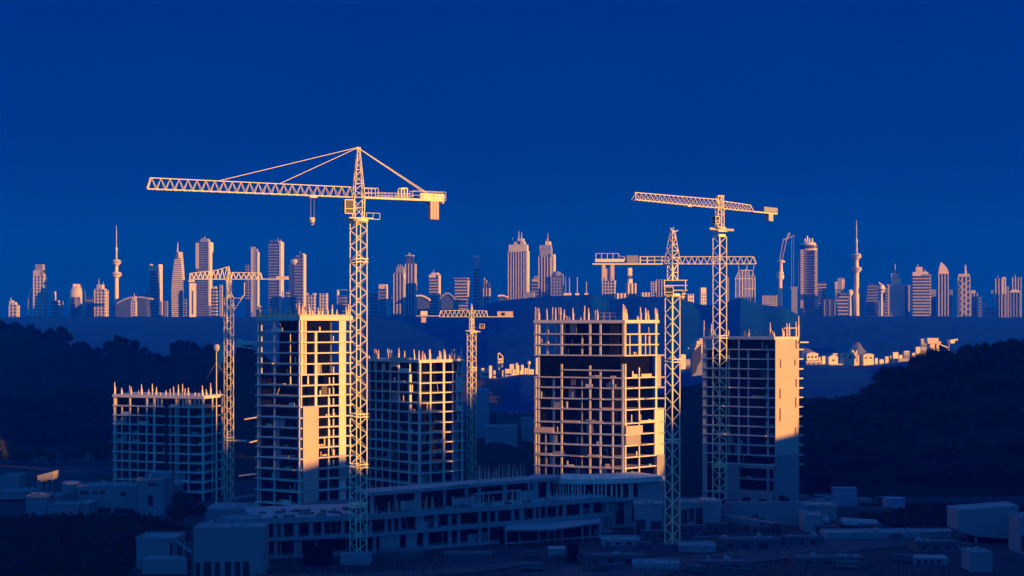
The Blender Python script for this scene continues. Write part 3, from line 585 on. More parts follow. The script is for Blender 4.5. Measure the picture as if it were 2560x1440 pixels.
# --- crane 3, hammerhead with lattice peak
x, y = PX(1681, 371), 371.0
C3 = thing('tower_crane', 'pale tower crane with a lattice peak and level jib, right of the widest tower', 'crane', (x, y, 0))
mast(C3, x, y, .4, PZ(742, 371), 2.7, math.radians(36), 2.15, .24, .125, [PZ(905, 371), PZ(1106, 371)]); MB().box(x, y, -.3, .8, 6, 6, .4).build('base_block', 'yard', C3)
ring(C3, x, y, PZ(742, 371), 2.0, .9); mb = MB()
for yy in (742, 727, 715, 702):
    mb.box(x + .6, y, PZ(yy, 371), PZ(yy - 2, 371), 6.2 if yy < 730 else 5, 3, .05)
for sx in (-2.3, 3.2): mb.beam((x + sx, y - 1.4, PZ(727, 371)), (x + sx, y - 1.4, PZ(702, 371)), .2)
mb.build('service_platform', 'crane', C3); cab(C3, x - 1.2, y - 1.6, PZ(738, 371), Vector((1, 0)), 1.5, 2.2, 2.1)
zj = PZ(660, 371); mb = MB(); c = corners(x, y, 1.9, .6); lattice(mb, [Vector((p.x, p.y, PZ(702, 371))) for p in c], [Vector((p.x, p.y, zj)) for p in c], 2, .26, .18); mb.build('turret', 'crane', C3)
mb = MB(); c = corners(x, y, 3.0, .7); c2 = corners(x, y, .9, .7); lattice(mb, [Vector((p.x, p.y, zj)) for p in c], [Vector((p.x, p.y, PZ(578, 371))) for p in c2], 5, .26, .17, horiz=1)
zt = PZ(578, 371); mb.beam((x, y, zt - .2), (x - .5, y, zt + .9), .22); mb.beam((x, y, zt - .2), (x + .3, y, zt + 1), .22); mb.beam((x, y, zt - .3), (x + 1.5, y, zt + .2), .25); mb.build('tower_head', 'crane', C3)
mb = MB(); jib3(mb, (x + 1, y, zj), (PX(1889, 371), y, zj), 1.9, 1.9, 1.5, 13, .2, .11); mb.build('jib', 'crane', C3)
xl = PX(1481, 371); mb = MB(); mb.box((xl + x) / 2, y, zj - .2, zj + .15, x - xl, 1.7)
for k in (0, 1):
    a_ = PX(1600, 371) + k * 0; rail_line(mb, (a_, y - .8 + 1.6 * k, zj), (x - 1, y - .8 + 1.6 * k, zj), 1.9, 4, .13)
mb.build('counter_jib', 'crane', C3)
mb = MB(); mb.box(PX(1524, 371), y, zj + .5, zj + 1.3, 7.6, 1.9)
rail_line(mb, (PX(1489, 371), y - .9, zj + 1.3), (PX(1546, 371), y - .9, zj + 1.3), 1.4, 4, .09, False); rail_line(mb, (PX(1546, 371), y - .9, zj + 1.3), (PX(1561, 371), y - .9, zj + 1), .8, 1, .09, False); mb.build('winch_platform', 'crane', C3)
MB().box(PX(1581, 371), y, zj + .2, zj + 2.2, 3.0, 1.5).build('machinery_box', 'slate', C3)
for a_ in (1509, 1531): MB().box(PX(a_, 371), y, zj - 3.6, zj - .2, .9, 1.7).build('counterweight', 'block', C3)
# --- crane 4, left
x, y = PX(572, 446), 446.0
C4 = thing('tower_crane', 'small tower crane with a peaked truss jib at the right end of the squat block', 'crane', (x, y, 0))
mast(C4, x, y, .4, PZ(742, 446), 2.2, math.radians(36), 1.75, .2, .11, [PZ(1100, 446), PZ(770, 446)]); MB().box(x, y, -.3, .8, 5, 5, .4).build('base_block', 'yard', C4)
ring(C4, x, y, PZ(742, 446), 1.3, .7); zj = PZ(698, 446); k = 446 / F
mb = MB(); c = corners(x, y, 1.2, .6); lattice(mb, [Vector((p.x, p.y, PZ(738, 446))) for p in c], [Vector((p.x, p.y, zj)) for p in c], 3, .22, .14); mb.build('turret', 'crane', C4)
mb = MB(); n = 9; xl = PX(474, 446)
for sg in (-.6, .6):
    mb.beam((xl, y + sg, zj), (x, y + sg, zj), .3)
tops = [(474, 684), (500, 680), (535, 677), (548, 674), (573, 666)]; T = [Vector((PX(a_, 446), y, PZ(b_, 446))) for a_, b_ in tops]
for a_, b_ in zip(T, T[1:]): mb.beam(a_, b_, .24)
for i in range(n):
    xa = xl + (x - xl) * i / n; xb = xl + (x - xl) * (i + 1) / n; xm = (xa + xb) / 2; zt = PZ(interp(tops, CX + xm * F / 446), 446)
    for sg in (-.6, .6): mb.beam((xa, y + sg, zj), (xm, y, zt), .13); mb.beam((xm, y, zt), (xb, y + sg, zj), .13)
mb.beam((xl, y, zj), (xl, y, PZ(684, 446)), .2); mb.build('jib', 'crane', C4)
MB().box(PX(479, 446), y, zj - .9, zj - .3, 1.6, 1.2).build('trolley', 'crane', C4)
mb = MB(); c = corners(x, y, 1.3, .6); lattice(mb, [Vector((p.x, p.y, zj)) for p in c], [Vector((x, y, PZ(667, 446)))] * 4, 2, .24, .14); mb.build('tower_head', 'crane', C4)
mb = MB(); jib3(mb, (x + .6, y, zj), (PX(655, 446), y, zj), 2.1, 2.0, 1.3, 6, .24, .14); mb.box((PX(655, 446) + PX(721, 446)) / 2, y, zj - .1, zj + .15, PX(721, 446) - PX(655, 446), 1.3); mb.build('counter_jib', 'crane', C4)
MB().box(PX(706, 446), y, zj + .15, zj + .9, 3.6, 1.3).build('counterweight', 'block', C4)
mb = MB(); a_ = W(612, 737, 446); b_ = W(582, 780, 446); mb.beam(W(560, 744, 446), W(603, 746, 446), .25); mb.beam(b_, W(611, 737, 446), .22); mb.beam(W(603, 746, 446), W(611, 737, 446), .2); mb.beam(W(611, 737, 446), W(611, 706, 446), .12); mb.build('access_bracket', 'crane', C4)
MB().beam(W(578, 1101, 446), W(617, 1102, 446), .8, .5).build('mast_tie', 'crane', C4)
# --- crane 5, small central crane behind the podium
x, y = PX(1179, 474), 474.0
C5 = thing('tower_crane', 'small slender tower crane with boxed ends, behind the podium in the centre', 'crane', (x, y, 0))
mast(C5, x, y, .4, PZ(832, 474), 2.15, math.radians(36), 1.75, .2, .11, [PZ(925, 474)]); MB().box(x, y, -.3, .8, 5, 5, .4).build('base_block', 'yard', C5)
ring(C5, x, y, PZ(832, 474), 1.6, .5); mb = MB(); mb.box(x, y, PZ(828, 474), PZ(826, 474), 4, 2.4); mb.beam((x, y, PZ(830, 474)), (PX(1201, 474), y, PZ(829, 474)), .35); mb.build('service_platform', 'crane', C5)
mb = MB(); c = corners(x, y, 1.1, .6); lattice(mb, [Vector((p.x, p.y, PZ(828, 474))) for p in c], [Vector((p.x, p.y, PZ(792, 474))) for p in c], 3, .2, .13); mb.build('turret', 'crane', C5)
zj = PZ(792, 474); mb = MB(); c = corners(x, y, 1.2, .6); lattice(mb, [Vector((p.x, p.y, zj)) for p in c], [Vector((x, y, PZ(759, 474)))] * 4, 3, .2, .13); mb.build('tower_head', 'crane', C5)
mb = MB(); jib3(mb, (x - .6, y, zj), (PX(1098, 474), y, zj), 2.2, 2.0, 1.3, 7, .2, .12); mb.box((PX(1098, 474) + PX(1041, 474)) / 2, y, zj + .2, zj + .4, PX(1098, 474) - PX(1041, 474), 1.2); mb.build('jib', 'crane', C5)
mb = MB(); jib3(mb, (x + .6, y, zj), (PX(1219, 474), y, zj), 2.1, 2.0, 1.3, 4, .2, .12); mb.box((PX(1219, 474) + PX(1284, 474)) / 2, y, zj - .1, zj + .12, PX(1284, 474) - PX(1219, 474), 1.3); mb.build('counter_jib', 'crane', C5)
MB().box(PX(1060, 474), y, zj + .45, zj + 1.9, 2.2, 1.3).build('winch_box', 'crane', C5); MB().box(PX(1059, 474), y, zj - 1.9, zj - .1, 1.5, 1.2).build('counterweight', 'block', C5)
o = MB().box(PX(1263, 474), y, zj + .15, zj + 1.8, 5.2, 1.4).build('machinery_box', 'block', C5); MB().box(PX(1258, 474), y - .75, zj + .4, zj + 1.4, 1.1, .08).build('vent', 'window', o)
cb = cab(C5, PX(1205, 474), y - .4, PZ(821, 474), Vector((1, 0)), 1.3, 1.5, 1.4, 'block')
MB().beam((x, y, PZ(818, 474)), (PX(1199, 474), y - .4, PZ(820, 474)), .18).build('cab_bracket', 'crane', C5)
# floodlight mast by crane 4
fx, fy = PX(541, 452), 452.0
fm = thing('floodlight_mast', 'thin tall floodlight pole rising behind the squat block beside the small crane', 'light pole', (fx, fy, 0))
MB().tube((fx, fy, 0), (fx, fy, PZ(880, 452)), .32, .14).build('pole', 'crane', fm)
mb = MB(); mb.lathe(fx, fy, [(.25, PZ(880, 452)), (.9, PZ(874, 452)), (1.0, PZ(866, 452)), (.6, PZ(861, 452))], 14); mb.build('lamp_head', 'block', fm)
for dx in (-1.4, 1.6): MB().beam((fx, fy, PZ(905, 452)), (fx + dx * 2.2, fy, PZ(945, 452)), .06).build('guy_wire', 'cable', fm)
# ---------------------------------------------------------------- far skyline
rs = random.Random(3)
def facade(mb, w, d, z0, z1, style, pitch, pr=.8, duty=.45):
    if style in 'hg':
        n = max(2, int((z1 - z0) / pitch))
        for i in range(n):
            z = z0 + (z1 - z0) * i / n; mb.box(0, 0, z, z + (z1 - z0) / n * duty, w + pr * 2, d + pr * 2)
    if style in 'vg':
        e = pr * (1.0 if style == 'v' else 1.12)
        for (L, W_, ax) in ((w, d, 0), (d, w, 1)):
            n = max(2, int(L / pitch + .5)); t = L / n * duty
            for i in range(n + 1):
                a = -L / 2 + L * i / n
                for s in (-1, 1):
                    cx, cy = (a, s * (W_ / 2 + e / 2 - .1)) if ax == 0 else (s * (W_ / 2 + e / 2 - .1), a)
                    mb.box(cx, cy, z0, z1 - .01 * i, t if ax == 0 else e + .2, e + .2 if ax == 0 else t)
def sk(label, px0, px1, yt, style, D=3000, extras=(), ants=(), dr=.6, yaw=None, fm='stone', bm='bglass', pitch=6.6, name='skyscraper', duty=.32, top=None, cat='skyscraper', taper=1.0):
    if yaw is None: yaw = 18 if fm == 'cream' or (style == 's' and fm == 'stone') else -11
    ya = math.radians(yaw); wp = (px1 - px0) * D / F; w = wp / (math.cos(ya) + dr * math.sin(abs(ya))); d = w * dr
    pc = (px0 + px1) / 2; zb = H - 10; z1 = PZ(yt, D)
    r = thing(name, label, cat, (PX(pc, D), D, zb), ya); h = z1 - zb
    if style == 's': MB().box(0, 0, 0, h, w, d, 0, taper, taper).build('body', fm, r, local=True)
    else:
        MB().box(0, 0, 0, h, w, d, 0, taper, taper).build('body', bm, r, local=True)
        mb = MB(); facade(mb, w * (1 if taper == 1 else taper), d, 0, h - .3, style, pitch, duty=duty)
        if taper != 1:
            vv = []
            for (a, b, c) in mb.v: kk = 1 + (1 / taper - 1) * (1 - c / h); vv.append((a * kk, b, c))
            mb.v = vv
        mb.build('facade_fins' if style == 'v' else 'facade_grid' if style == 'g' else 'floor_bands', fm, r, local=True)
    for e in extras:
        a, b, y0, y1 = e[:4]; m_ = e[4] if len(e) > 4 else fm; nm = e[5] if len(e) > 5 else 'crown'; dk = e[6] if len(e) > 6 else .8
        k = D / F; cx = ((a + b) / 2 - pc) * k / math.cos(ya); ww = (b - a) * k / (math.cos(ya) + .25 * math.sin(ya))
        MB().box(cx, 0, PZ(y1, D) - zb, PZ(y0, D) - zb, ww, d * dk).build(nm, m_, r, local=True)
    for a, y0, y1, ww in [t if len(t) == 4 else (*t, 1.6) for t in ants]:
        cx = (a - pc) * D / F / math.cos(ya); mb = MB(); mb.tube((cx, 0, PZ(y1, D) - zb - 1), (cx, 0, PZ(y0, D) - zb), ww, ww * .35, 6); mb.build('antenna', fm, r, local=True)
    return r
def P(t, **k): return k
sk('small gabled office block at the far left end of the skyline', 25, 46, 762, 'g', extras=[(25, 33, 752, 762), (33, 41, 756, 762)], ants=[(27, 744, 753)])
r = sk('slab tower with a raised square crown and a curved arch on its left flank', 86, 115, 690, 'g', extras=[(86, 114, 676, 690), (91, 110, 661, 673, 'slate'), (91, 110, 671, 675), (103, 113, 672, 690)])
mb = MB(); k = 3000 / F
for i in range(9):
    a0, a1 = math.pi * (.5 + .5 * i / 9), math.pi * (.5 + .5 * (i + 1) / 9); f_ = lambda a: Vector((-14 * k + 17 * k * math.cos(a), 0, PZ(752, 3000) - (H - 10) + 32 * k * math.sin(a)))
    mb.beam(f_(a0), f_(a1), 3.4, 6)
mb.beam(f_(math.pi), f_(math.pi) - Vector((0, 0, 30)), 3.4, 6); mb.build('arch', 'stone', r, local=True)
sk('small stepped block just right of the arched slab tower', 130, 148, 754, 'h', extras=[(125, 138, 729, 756), (130, 147, 751, 757)])
sk('pale low slab block between the ribbed dome and the grid tower', 215, 234, 744, 'h', fm='slate')
def dome_tower():
    px0, px1, D = 172, 214, 2950; k = D / F; zb = H - 10; w = (px1 - px0) * k; r = thing('skyscraper', 'bell shaped tower with dark ribs fanning down its front, left end of the skyline', 'skyscraper', (PX(193, D), D, zb)); h = PZ(716, D) - zb
    MB().lathe(0, 0, [(w / 2, 0), (w / 2, h * .72), (w * .49, h * .85), (w * .42, h * .94), (w * .3, h)], 22, 1, .6).build('body', 'stone', r, local=True, smooth=True)
    MB().box(0, 0, h - 1, h + 5, 17 * k, 12).build('crown', 'cream', r, local=True)
    for i in range(-3, 4): MB().beam((i * 4.6 * k * 1.1, -w * .3 + abs(i) * 1.6 - 1.2, 0), (i * 3.1 * k, -w * .3 + abs(i) * 1.0 - 1.0, h * .72), 3.0, 2).build('rib', 'glass', r, local=True)
dome_tower()
sk('grid tower with a small stepped top block, left of the first needle tower', 238, 268, 725, 'g', extras=[(245, 258, 712, 726), (240, 264, 722, 726)], ants=[(247, 697, 713, 1), (259, 704, 722, 1)])
def needle(label, px, top, decks, baseY, D, w, nec):
    k = D / F; zb = H - 10; Z = lambda y: PZ(y, D) - zb; r = thing('needle_tower', label, 'tower', (PX(px, D), D, zb))
    (d1, r1), (d2, r2) = decks
    MB().lathe(0, 0, [(w * 1.15 * k, 0), (w * k, Z(d2) - 6), (w * .8 * k, Z(d1)), (w * .7 * k, Z(d1 - 4))], 14).build('shaft', 'cream', r, local=True, smooth=True)
    for dy, rr in decks:
        MB().lathe(0, 0, [(w * .9 * k, Z(dy + 12)), (rr * k, Z(dy + 4)), (rr * k, Z(dy)), (rr * .8 * k, Z(dy - 3)), (w * .7 * k, Z(dy - 5))], 18).build('deck', 'stone', r, local=True, smooth=True)
        MB().lathe(0, 0, [(rr * 1.06 * k, Z(dy + 3)), (rr * 1.06 * k, Z(dy + 1))], 18).build('window_band', 'glass', r, local=True)
    MB().lathe(0, 0, [(w * .6 * k, Z(d1 - 4)), (w * .42 * k, Z(nec)), (w * .62 * k, Z(nec - 2)), (w * .5 * k, Z(nec - 9)), (w * .2 * k, Z(nec - 12)), (w * .22 * k, Z(nec - 36)), (w * .1 * k, Z(top))], 10).build('spire', 'stone', r, local=True, smooth=True)
needle('tall needle tower with two disc decks standing on the left side of the skyline', 291, 563, [(653, 11.5), (684, 13.5)], 755, 2900, 5, 628)
needle('tall needle tower with two disc decks standing on the right side of the skyline', 2141, 550, [(638, 12.5), (671, 13.5)], 742, 2900, 6, 608)
def canopy(label, px0, px1, y0, y1, D=2880, rise=12, mat='slate', th=3):
    r = thing('arched_hall', label, 'hall', (PX((px0 + px1) / 2, D), D, H - 10)); mb = MB(); N = 10; zb = H - 10; top = []; 
    for i in range(N + 1):
        t = i / N; top.append(Vector((PX(px0 + (px1 - px0) * t, D), D, PZ(y0 + (y1 - y0) * t - rise * math.sin(math.pi * t), D))))
    for a, b in zip(top, top[1:]): mb.hexa([a + Vector((0, 0, -th)), b + Vector((0, 0, -th)), b + Vector((0, 40, -th)), a + Vector((0, 40, -th)), a, b, b + Vector((0, 40, 0)), a + Vector((0, 40, 0))])
    mb.build('roof', mat, r)
    m2 = MB(); m2.poly_extrude([Vector((top[0].x + 3, D + 3, zb))] + [t_ + Vector((0, 3, -th - .2)) for t_ in top[1:-1]] + [Vector((top[-1].x - 3, D + 3, zb))], (0, 32, 0)); m2.build('hall_wall', 'bglass', r)
canopy('long sloping roofed hall at the foot of the first needle tower', 275, 372, 768, 745, rise=14)
sk('small lattice office tower in front of the sloping hall roof', 329, 341, 752, 'g', D=2850, pitch=6, extras=[(331, 340, 742, 752)], ants=[(336, 733, 743, 1)])
sk('narrow dark block tucked left of the notch topped tower', 364, 378, 736, 'h', fm='slate', extras=[(364, 370, 726, 736), (370, 378, 731, 736)])
r = sk('dark glass tower with a notched horn shaped white crown, left of the sail tower', 376, 403, 676, 'h', fm='slate', bm='glass', extras=[(400, 403.5, 661, 788, 'stone', 'edge_fin', 1.1)])
mb = MB(); kk = 2994 / F; q = lambda a, b: Vector(((a - 389.5) * kk, -11, PZ(b, 3000) - (H - 10))); mb.poly_extrude([q(375, 678), q(403, 678), q(403, 661), q(399, 664), q(391, 668), q(380, 667), q(376, 660)], (0, 20, 0)); mb.build('crown', 'stone', r, local=True)
def sail(label, px0, px1, ytip, yt, D, flip=1):
    k = D / F; zb = H - 10; r = thing('skyscraper', label, 'skyscraper', (PX((px0 + px1) / 2, D), D, zb), math.radians(10)); w = (px1 - px0) * k; h = PZ(yt, D) - zb
    prof = lambda t: w * (1 - .06 * t - .62 * max(0, t - .35) ** 1.9 / .65 ** 1.9)
    N = 36; body, bands = MB(), MB()
    for i in range(N):
        t0, t1 = i / N, (i + 1) / N; a0, a1 = prof(t0), prof(t1); off0, off1 = flip * (w - a0) * .12, flip * (w - a1) * .12
        body.hexa([(-a0 / 2 + off0, -a0 * .35, h * t0), (a0 / 2 + off0, -a0 * .35, h * t0), (a0 / 2 + off0, a0 * .35, h * t0), (-a0 / 2 + off0, a0 * .35, h * t0), (-a1 / 2 + off1, -a1 * .35, h * t1), (a1 / 2 + off1, -a1 * .35, h * t1), (a1 / 2 + off1, a1 * .35, h * t1), (-a1 / 2 + off1, a1 * .35, h * t1)])
        if t0 < .9: bands.box(off0, 0, h * t0, h * t0 + h / N * .42, a0 + 2.4, a0 * .7 + 2.4)
    body.build('body', 'bglass', r, local=True); bands.build('floor_bands', 'stone', r, local=True)
    e = MB()
    for i in range(N - 14, N): t0, t1 = i / N, (i + 1) / N; e.beam((prof(t0) / 2 + flip * (w - prof(t0)) * .12 + .5, -2, h * t0), (prof(t1) / 2 + flip * (w - prof(t1)) * .12 + .5, -2, h * t1), 3.4, 9)
    e.build('edge_fin', 'stone', r, local=True); MB().tube((0, 0, h - 2), (w * .04, 0, PZ(ytip, D) - zb), 1.8, .5, 6).build('antenna', 'stone', r, local=True)
sail('curved sail shaped tower with bright horizontal bands and a thin spire', 430, 457, 606, 630, 2950)
sk('plain pale portal slab below the left end of the small crane jib', 472, 491, 708, 's', D=2900, extras=[(479, 483, 727, 786, 'glass', 'slot', 1.1)], fm='stone')
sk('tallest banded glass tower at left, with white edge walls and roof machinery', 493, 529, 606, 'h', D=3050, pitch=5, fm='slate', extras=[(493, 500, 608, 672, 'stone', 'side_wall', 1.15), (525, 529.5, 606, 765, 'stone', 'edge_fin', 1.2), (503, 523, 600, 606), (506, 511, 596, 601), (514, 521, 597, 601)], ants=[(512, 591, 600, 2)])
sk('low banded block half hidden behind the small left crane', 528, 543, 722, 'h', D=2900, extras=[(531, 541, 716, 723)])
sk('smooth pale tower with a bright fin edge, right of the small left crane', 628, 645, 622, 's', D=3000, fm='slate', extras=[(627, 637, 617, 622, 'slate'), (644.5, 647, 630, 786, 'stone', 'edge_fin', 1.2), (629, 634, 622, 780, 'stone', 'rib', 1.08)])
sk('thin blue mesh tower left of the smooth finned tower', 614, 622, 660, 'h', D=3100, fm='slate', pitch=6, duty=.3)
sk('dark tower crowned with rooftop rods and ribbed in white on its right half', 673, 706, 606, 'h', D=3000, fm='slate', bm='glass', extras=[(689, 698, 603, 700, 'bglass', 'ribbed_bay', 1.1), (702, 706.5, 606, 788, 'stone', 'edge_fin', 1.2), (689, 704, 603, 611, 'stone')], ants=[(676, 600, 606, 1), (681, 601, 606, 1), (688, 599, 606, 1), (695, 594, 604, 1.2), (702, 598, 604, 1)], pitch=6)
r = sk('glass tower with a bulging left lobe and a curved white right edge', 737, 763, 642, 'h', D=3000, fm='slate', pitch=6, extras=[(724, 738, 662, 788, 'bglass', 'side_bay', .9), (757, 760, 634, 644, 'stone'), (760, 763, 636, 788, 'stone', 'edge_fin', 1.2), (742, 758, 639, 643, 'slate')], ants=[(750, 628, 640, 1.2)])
MB().lathe(-12.5 * 3000 / F, 0, [(1, PZ(647, 3000) - H + 10), (9, PZ(649, 3000) - H + 10), (9.5, PZ(654, 3000) - H + 10), (7, PZ(662, 3000) - H + 10)][::-1], 16).build('side_dome', 'stone', r, local=True, smooth=True)
sk('low wide banded block right of the bulging glass tower', 766, 789, 738, 'g', D=2950, extras=[(766, 770, 733, 738), (783, 790, 733, 738)])
sk('bright white grid block above the roof of the narrow unfinished tower', 801, 818, 733, 'g', D=2950, pitch=6, duty=.4)
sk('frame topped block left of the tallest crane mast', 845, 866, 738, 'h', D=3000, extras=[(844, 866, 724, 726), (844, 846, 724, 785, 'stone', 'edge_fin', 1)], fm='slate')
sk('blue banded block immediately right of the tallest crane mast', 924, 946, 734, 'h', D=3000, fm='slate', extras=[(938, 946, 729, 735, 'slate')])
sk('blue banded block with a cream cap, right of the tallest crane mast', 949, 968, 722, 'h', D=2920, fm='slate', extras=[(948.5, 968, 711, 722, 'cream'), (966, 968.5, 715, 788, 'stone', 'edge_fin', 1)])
sk('left and lower half of the striped twin towers', 985, 1012, 684, 'v', D=2960, extras=[(992, 1010, 668, 684, 'slate'), (988, 1011, 682, 696)], ants=[(996, 660, 669, .8), (1001, 661, 669, .8), (1006, 662, 669, .8), (986, 688, 720, 1.4)])
sk('right and taller half of the striped twin towers, with a lantern top', 1014, 1040, 659, 'v', D=3020, extras=[(1017, 1033, 640, 659, 'bglass'), (1017, 1020, 638, 659), (1024, 1027, 638, 659), (1030.5, 1033, 640, 659), (1016, 1034, 638, 641), (1036, 1041, 708, 786)], ants=[(1022, 631, 640, 1), (1026, 632, 640, 1), (1012, 640, 662, 1)])
canopy('low hall with a winged roof between the striped towers and the cream topped tower', 1040, 1074, 738, 748, rise=5, D=2850, mat='cream')
r = sk('banded tower with a rounded cream top, left of the domed hall', 1074, 1100, 694, 'h', D=2950, extras=[(1074, 1099, 687, 694, 'cream'), (1080, 1096, 682, 687, 'cream'), (1097, 1100, 687, 786, 'stone', 'edge_fin', 1.1)], ants=[(1084, 674, 683, .9)], pitch=6)
canopy('broad blue domed hall right of the round topped tower', 1100, 1136, 745, 745, rise=14, D=2900)
canopy('flat winged stadium roof at the foot of the big striped tower', 1245, 1270, 738, 742, rise=3, D=2850, mat='cream')
sk('square banded glass block left of the slim cap tower', 1138, 1172, 696, 'h', D=2950, pitch=6, extras=[(1168, 1173, 702, 742, 'stone', 'side_wall', 1), (1137, 1171, 695, 697)], bm='bglass')
sk('slim tall tower with a lipped cap, centre of the skyline', 1184, 1199, 672, 'h', D=3000, fm='slate', extras=[(1184, 1200, 638, 645, 'stone'), (1185, 1199, 645, 671, 'slate', 'upper_shaft'), (1184, 1200, 670, 673)])
sk('small pair of ribbed shafts right of the slim cap tower', 1209, 1225, 720, 'v', D=2930, extras=[(1210, 1216, 700, 720, 'bglass'), (1218, 1225, 706, 720, 'bglass'), (1210, 1212, 698, 720), (1215, 1216.5, 701, 720)], ants=[(1211, 694, 700, 1)])
sk('large striped tower with a stepped crown and twin masts, centre right of the skyline', 1271, 1321, 630, 'v', D=2950, extras=[(1275, 1318, 612, 630), (1288, 1312, 605, 613), (1296, 1309, 597, 606), (1316, 1321, 628, 750, 'stone', 'edge_fin', 1.05), (1299, 1303, 603, 611, 'window', 'opening', .9)], ants=[(1297, 577, 598, 1.2), (1304, 580, 598, 1.2), (1282, 594, 613, 1), (1277, 612, 620, 1)], pitch=5.2)
sk('striped tower with a narrow gabled crown and flag mast, right of the large striped tower', 1347, 1387, 642, 'v', D=3000, extras=[(1352, 1379, 622, 642, 'slate'), (1355, 1378, 613, 623, 'slate'), (1365, 1376, 604, 613, 'cream'), (1351, 1357, 614, 626), (1379, 1387, 636, 742, 'stone', 'side_wall', 1.05)], ants=[(1370, 583, 604, 1.1), (1366, 597, 605, 1)])
sk('small plain block left of the gabled striped tower', 1329, 1348, 704, 'h', D=3060, fm='slate', extras=[(1331, 1347, 698, 705, 'stone'), (1336, 1348, 690, 698, 'slate')])
sk('grey box building at the foot of the large striped tower', 1310, 1337, 731, 's', D=2880, fm='slate', cat='building', name='office_block')
r = sk('round roofed grid block attached right of the gabled striped tower', 1378, 1410, 690, 'g', D=2950, fm='slate', extras=[(1407, 1410, 686, 733, 'stone', 'edge_fin', 1.1), (1377, 1388, 727, 733, 'cream', 'podium')])
MB().lathe(0, 0, [(13, PZ(690, 2950) - H + 10), (12, PZ(684, 2950) - H + 10), (7, PZ(679, 2950) - H + 10), (1, PZ(677, 2950) - H + 10)], 16, 1, .6).build('dome_roof', 'slate', r, local=True, smooth=True)
for a, y0, lb in ((1414, 690, 'faint thin mast nearest the round roofed grid block'), (1423.5, 693, 'pale thin mast standing second from the round roofed grid block'), (1443, 693, 'pale thin mast alone in the gap right of the round roofed grid block'), (1466, 704, 'faint short mast furthest right in the gap before the hill')):
    r = thing('lattice_mast', lb, 'mast', (PX(a, 2900), 2900, H)); MB().tube((PX(a, 2900), 2900, H), (PX(a, 2900), 2900, PZ(y0, 2900)), 1.4, .6, 5).build('pole', 'stone' if a != 1414 else 'slate', r)
    MB().box(PX(a, 2900), 2900, H, PZ(733, 2900), 8, 6).build('footing', 'cream', r)
sk('cluster of pale shafts below the counterweights of the white crane', 1506, 1538, 702, 'g', D=2900, extras=[(1505, 1511, 664, 702), (1513, 1519, 672, 702, 'cream'), (1526, 1534, 664, 702), (1519, 1524, 672, 702, 'bglass'), (1504, 1538, 702, 708)], pitch=6)
sk('slim peach coloured tower with a floating top box, left of the white crane', 1567, 1589, 708, 'v', D=2900, extras=[(1569, 1579, 670, 690, 'cream'), (1570, 1580, 697, 709), (1571, 1577, 688, 698, 'glass', 'neck')], fm='cream', bm='glass')
sk('low ribbed blocks right of the cluster of pale shafts', 1540, 1562, 733, 'v', D=2880, fm='cream', name='office_block', cat='building')
sk('low striped peach block at the left foot of the white crane', 1603, 1622, 731, 'v', D=2880, fm='cream', name='office_block', cat='building')
sk('speckled grid block behind the striped peach block', 1628, 1640, 703, 'g', D=2950, pitch=6)
sk('thin ribbed block directly left of the white crane mast', 1641, 1655, 698, 'v', D=2980, pitch=6)
sk('small peach block right of the white crane mast', 1703, 1714, 728, 'h', D=2900, fm='cream', name='office_block', cat='building')
sk('low fan shaped peach block on the hill crest between the two right cranes', 1717, 1733, 735, 'g', D=2900, fm='cream', name='office_block', cat='building')
sk('peach grid tower on the hill crest between the two right cranes', 1750, 1764, 719, 'g', D=2900, fm='cream', pitch=6, extras=[(1750, 1764, 719, 731, 'cream', 'upper_wall', 1.1)])
sk('smooth blue slab immediately right of the flat topped crane', 1813, 1823, 694, 's', D=3000, fm='slate', extras=[(1815, 1819, 690, 695, 'slate')])
def cage():
    D = 2900; k = D / F; r = thing('frame_structure', 'open frame of slender white posts with a spiked top, below the level jib', 'tower', (PX(1863, D), D, H))
    for a in (1839, 1848, 1856, 1864, 1872, 1880, 1887):
        e = abs(a - 1863) / 24; MB().beam((PX(a, D), D, H), (PX(a, D), D, PZ(672 + 24 * e ** 2, D)), 1.5).build('post', 'stone', r)
        MB().beam((PX(a, D), D + 20, H), (PX(a, D), D + 20, PZ(676 + 24 * e ** 2, D)), 1.2).build('post', 'slate', r)
    mb = MB()
    for yy, a, b in ((697, 1838, 1888), (676, 1848, 1880), (722, 1856, 1887)): mb.beam((PX(a, D), D - 1, PZ(yy, D)), (PX(b, D), D - 1, PZ(yy, D)), 1.6)
    mb.beam(W(1838, 697, D), W(1848, 676, D), 1.5); mb.beam(W(1888, 697, D), W(1880, 676, D), 1.5); mb.build('ring_beam', 'stone', r)
    for a, b in ((1848, -2), (1867, 0), (1883, 2)): MB().beam(W(a, 678, D), W(a + b, 663, D), 1.2).build('spike', 'stone', r)
cage()
sk('low pale gridded building in front of the leaning boom tower', 1906, 1943, 738, 'g', D=2870, pitch=4.2, name='office_block', cat='building', duty=.4)
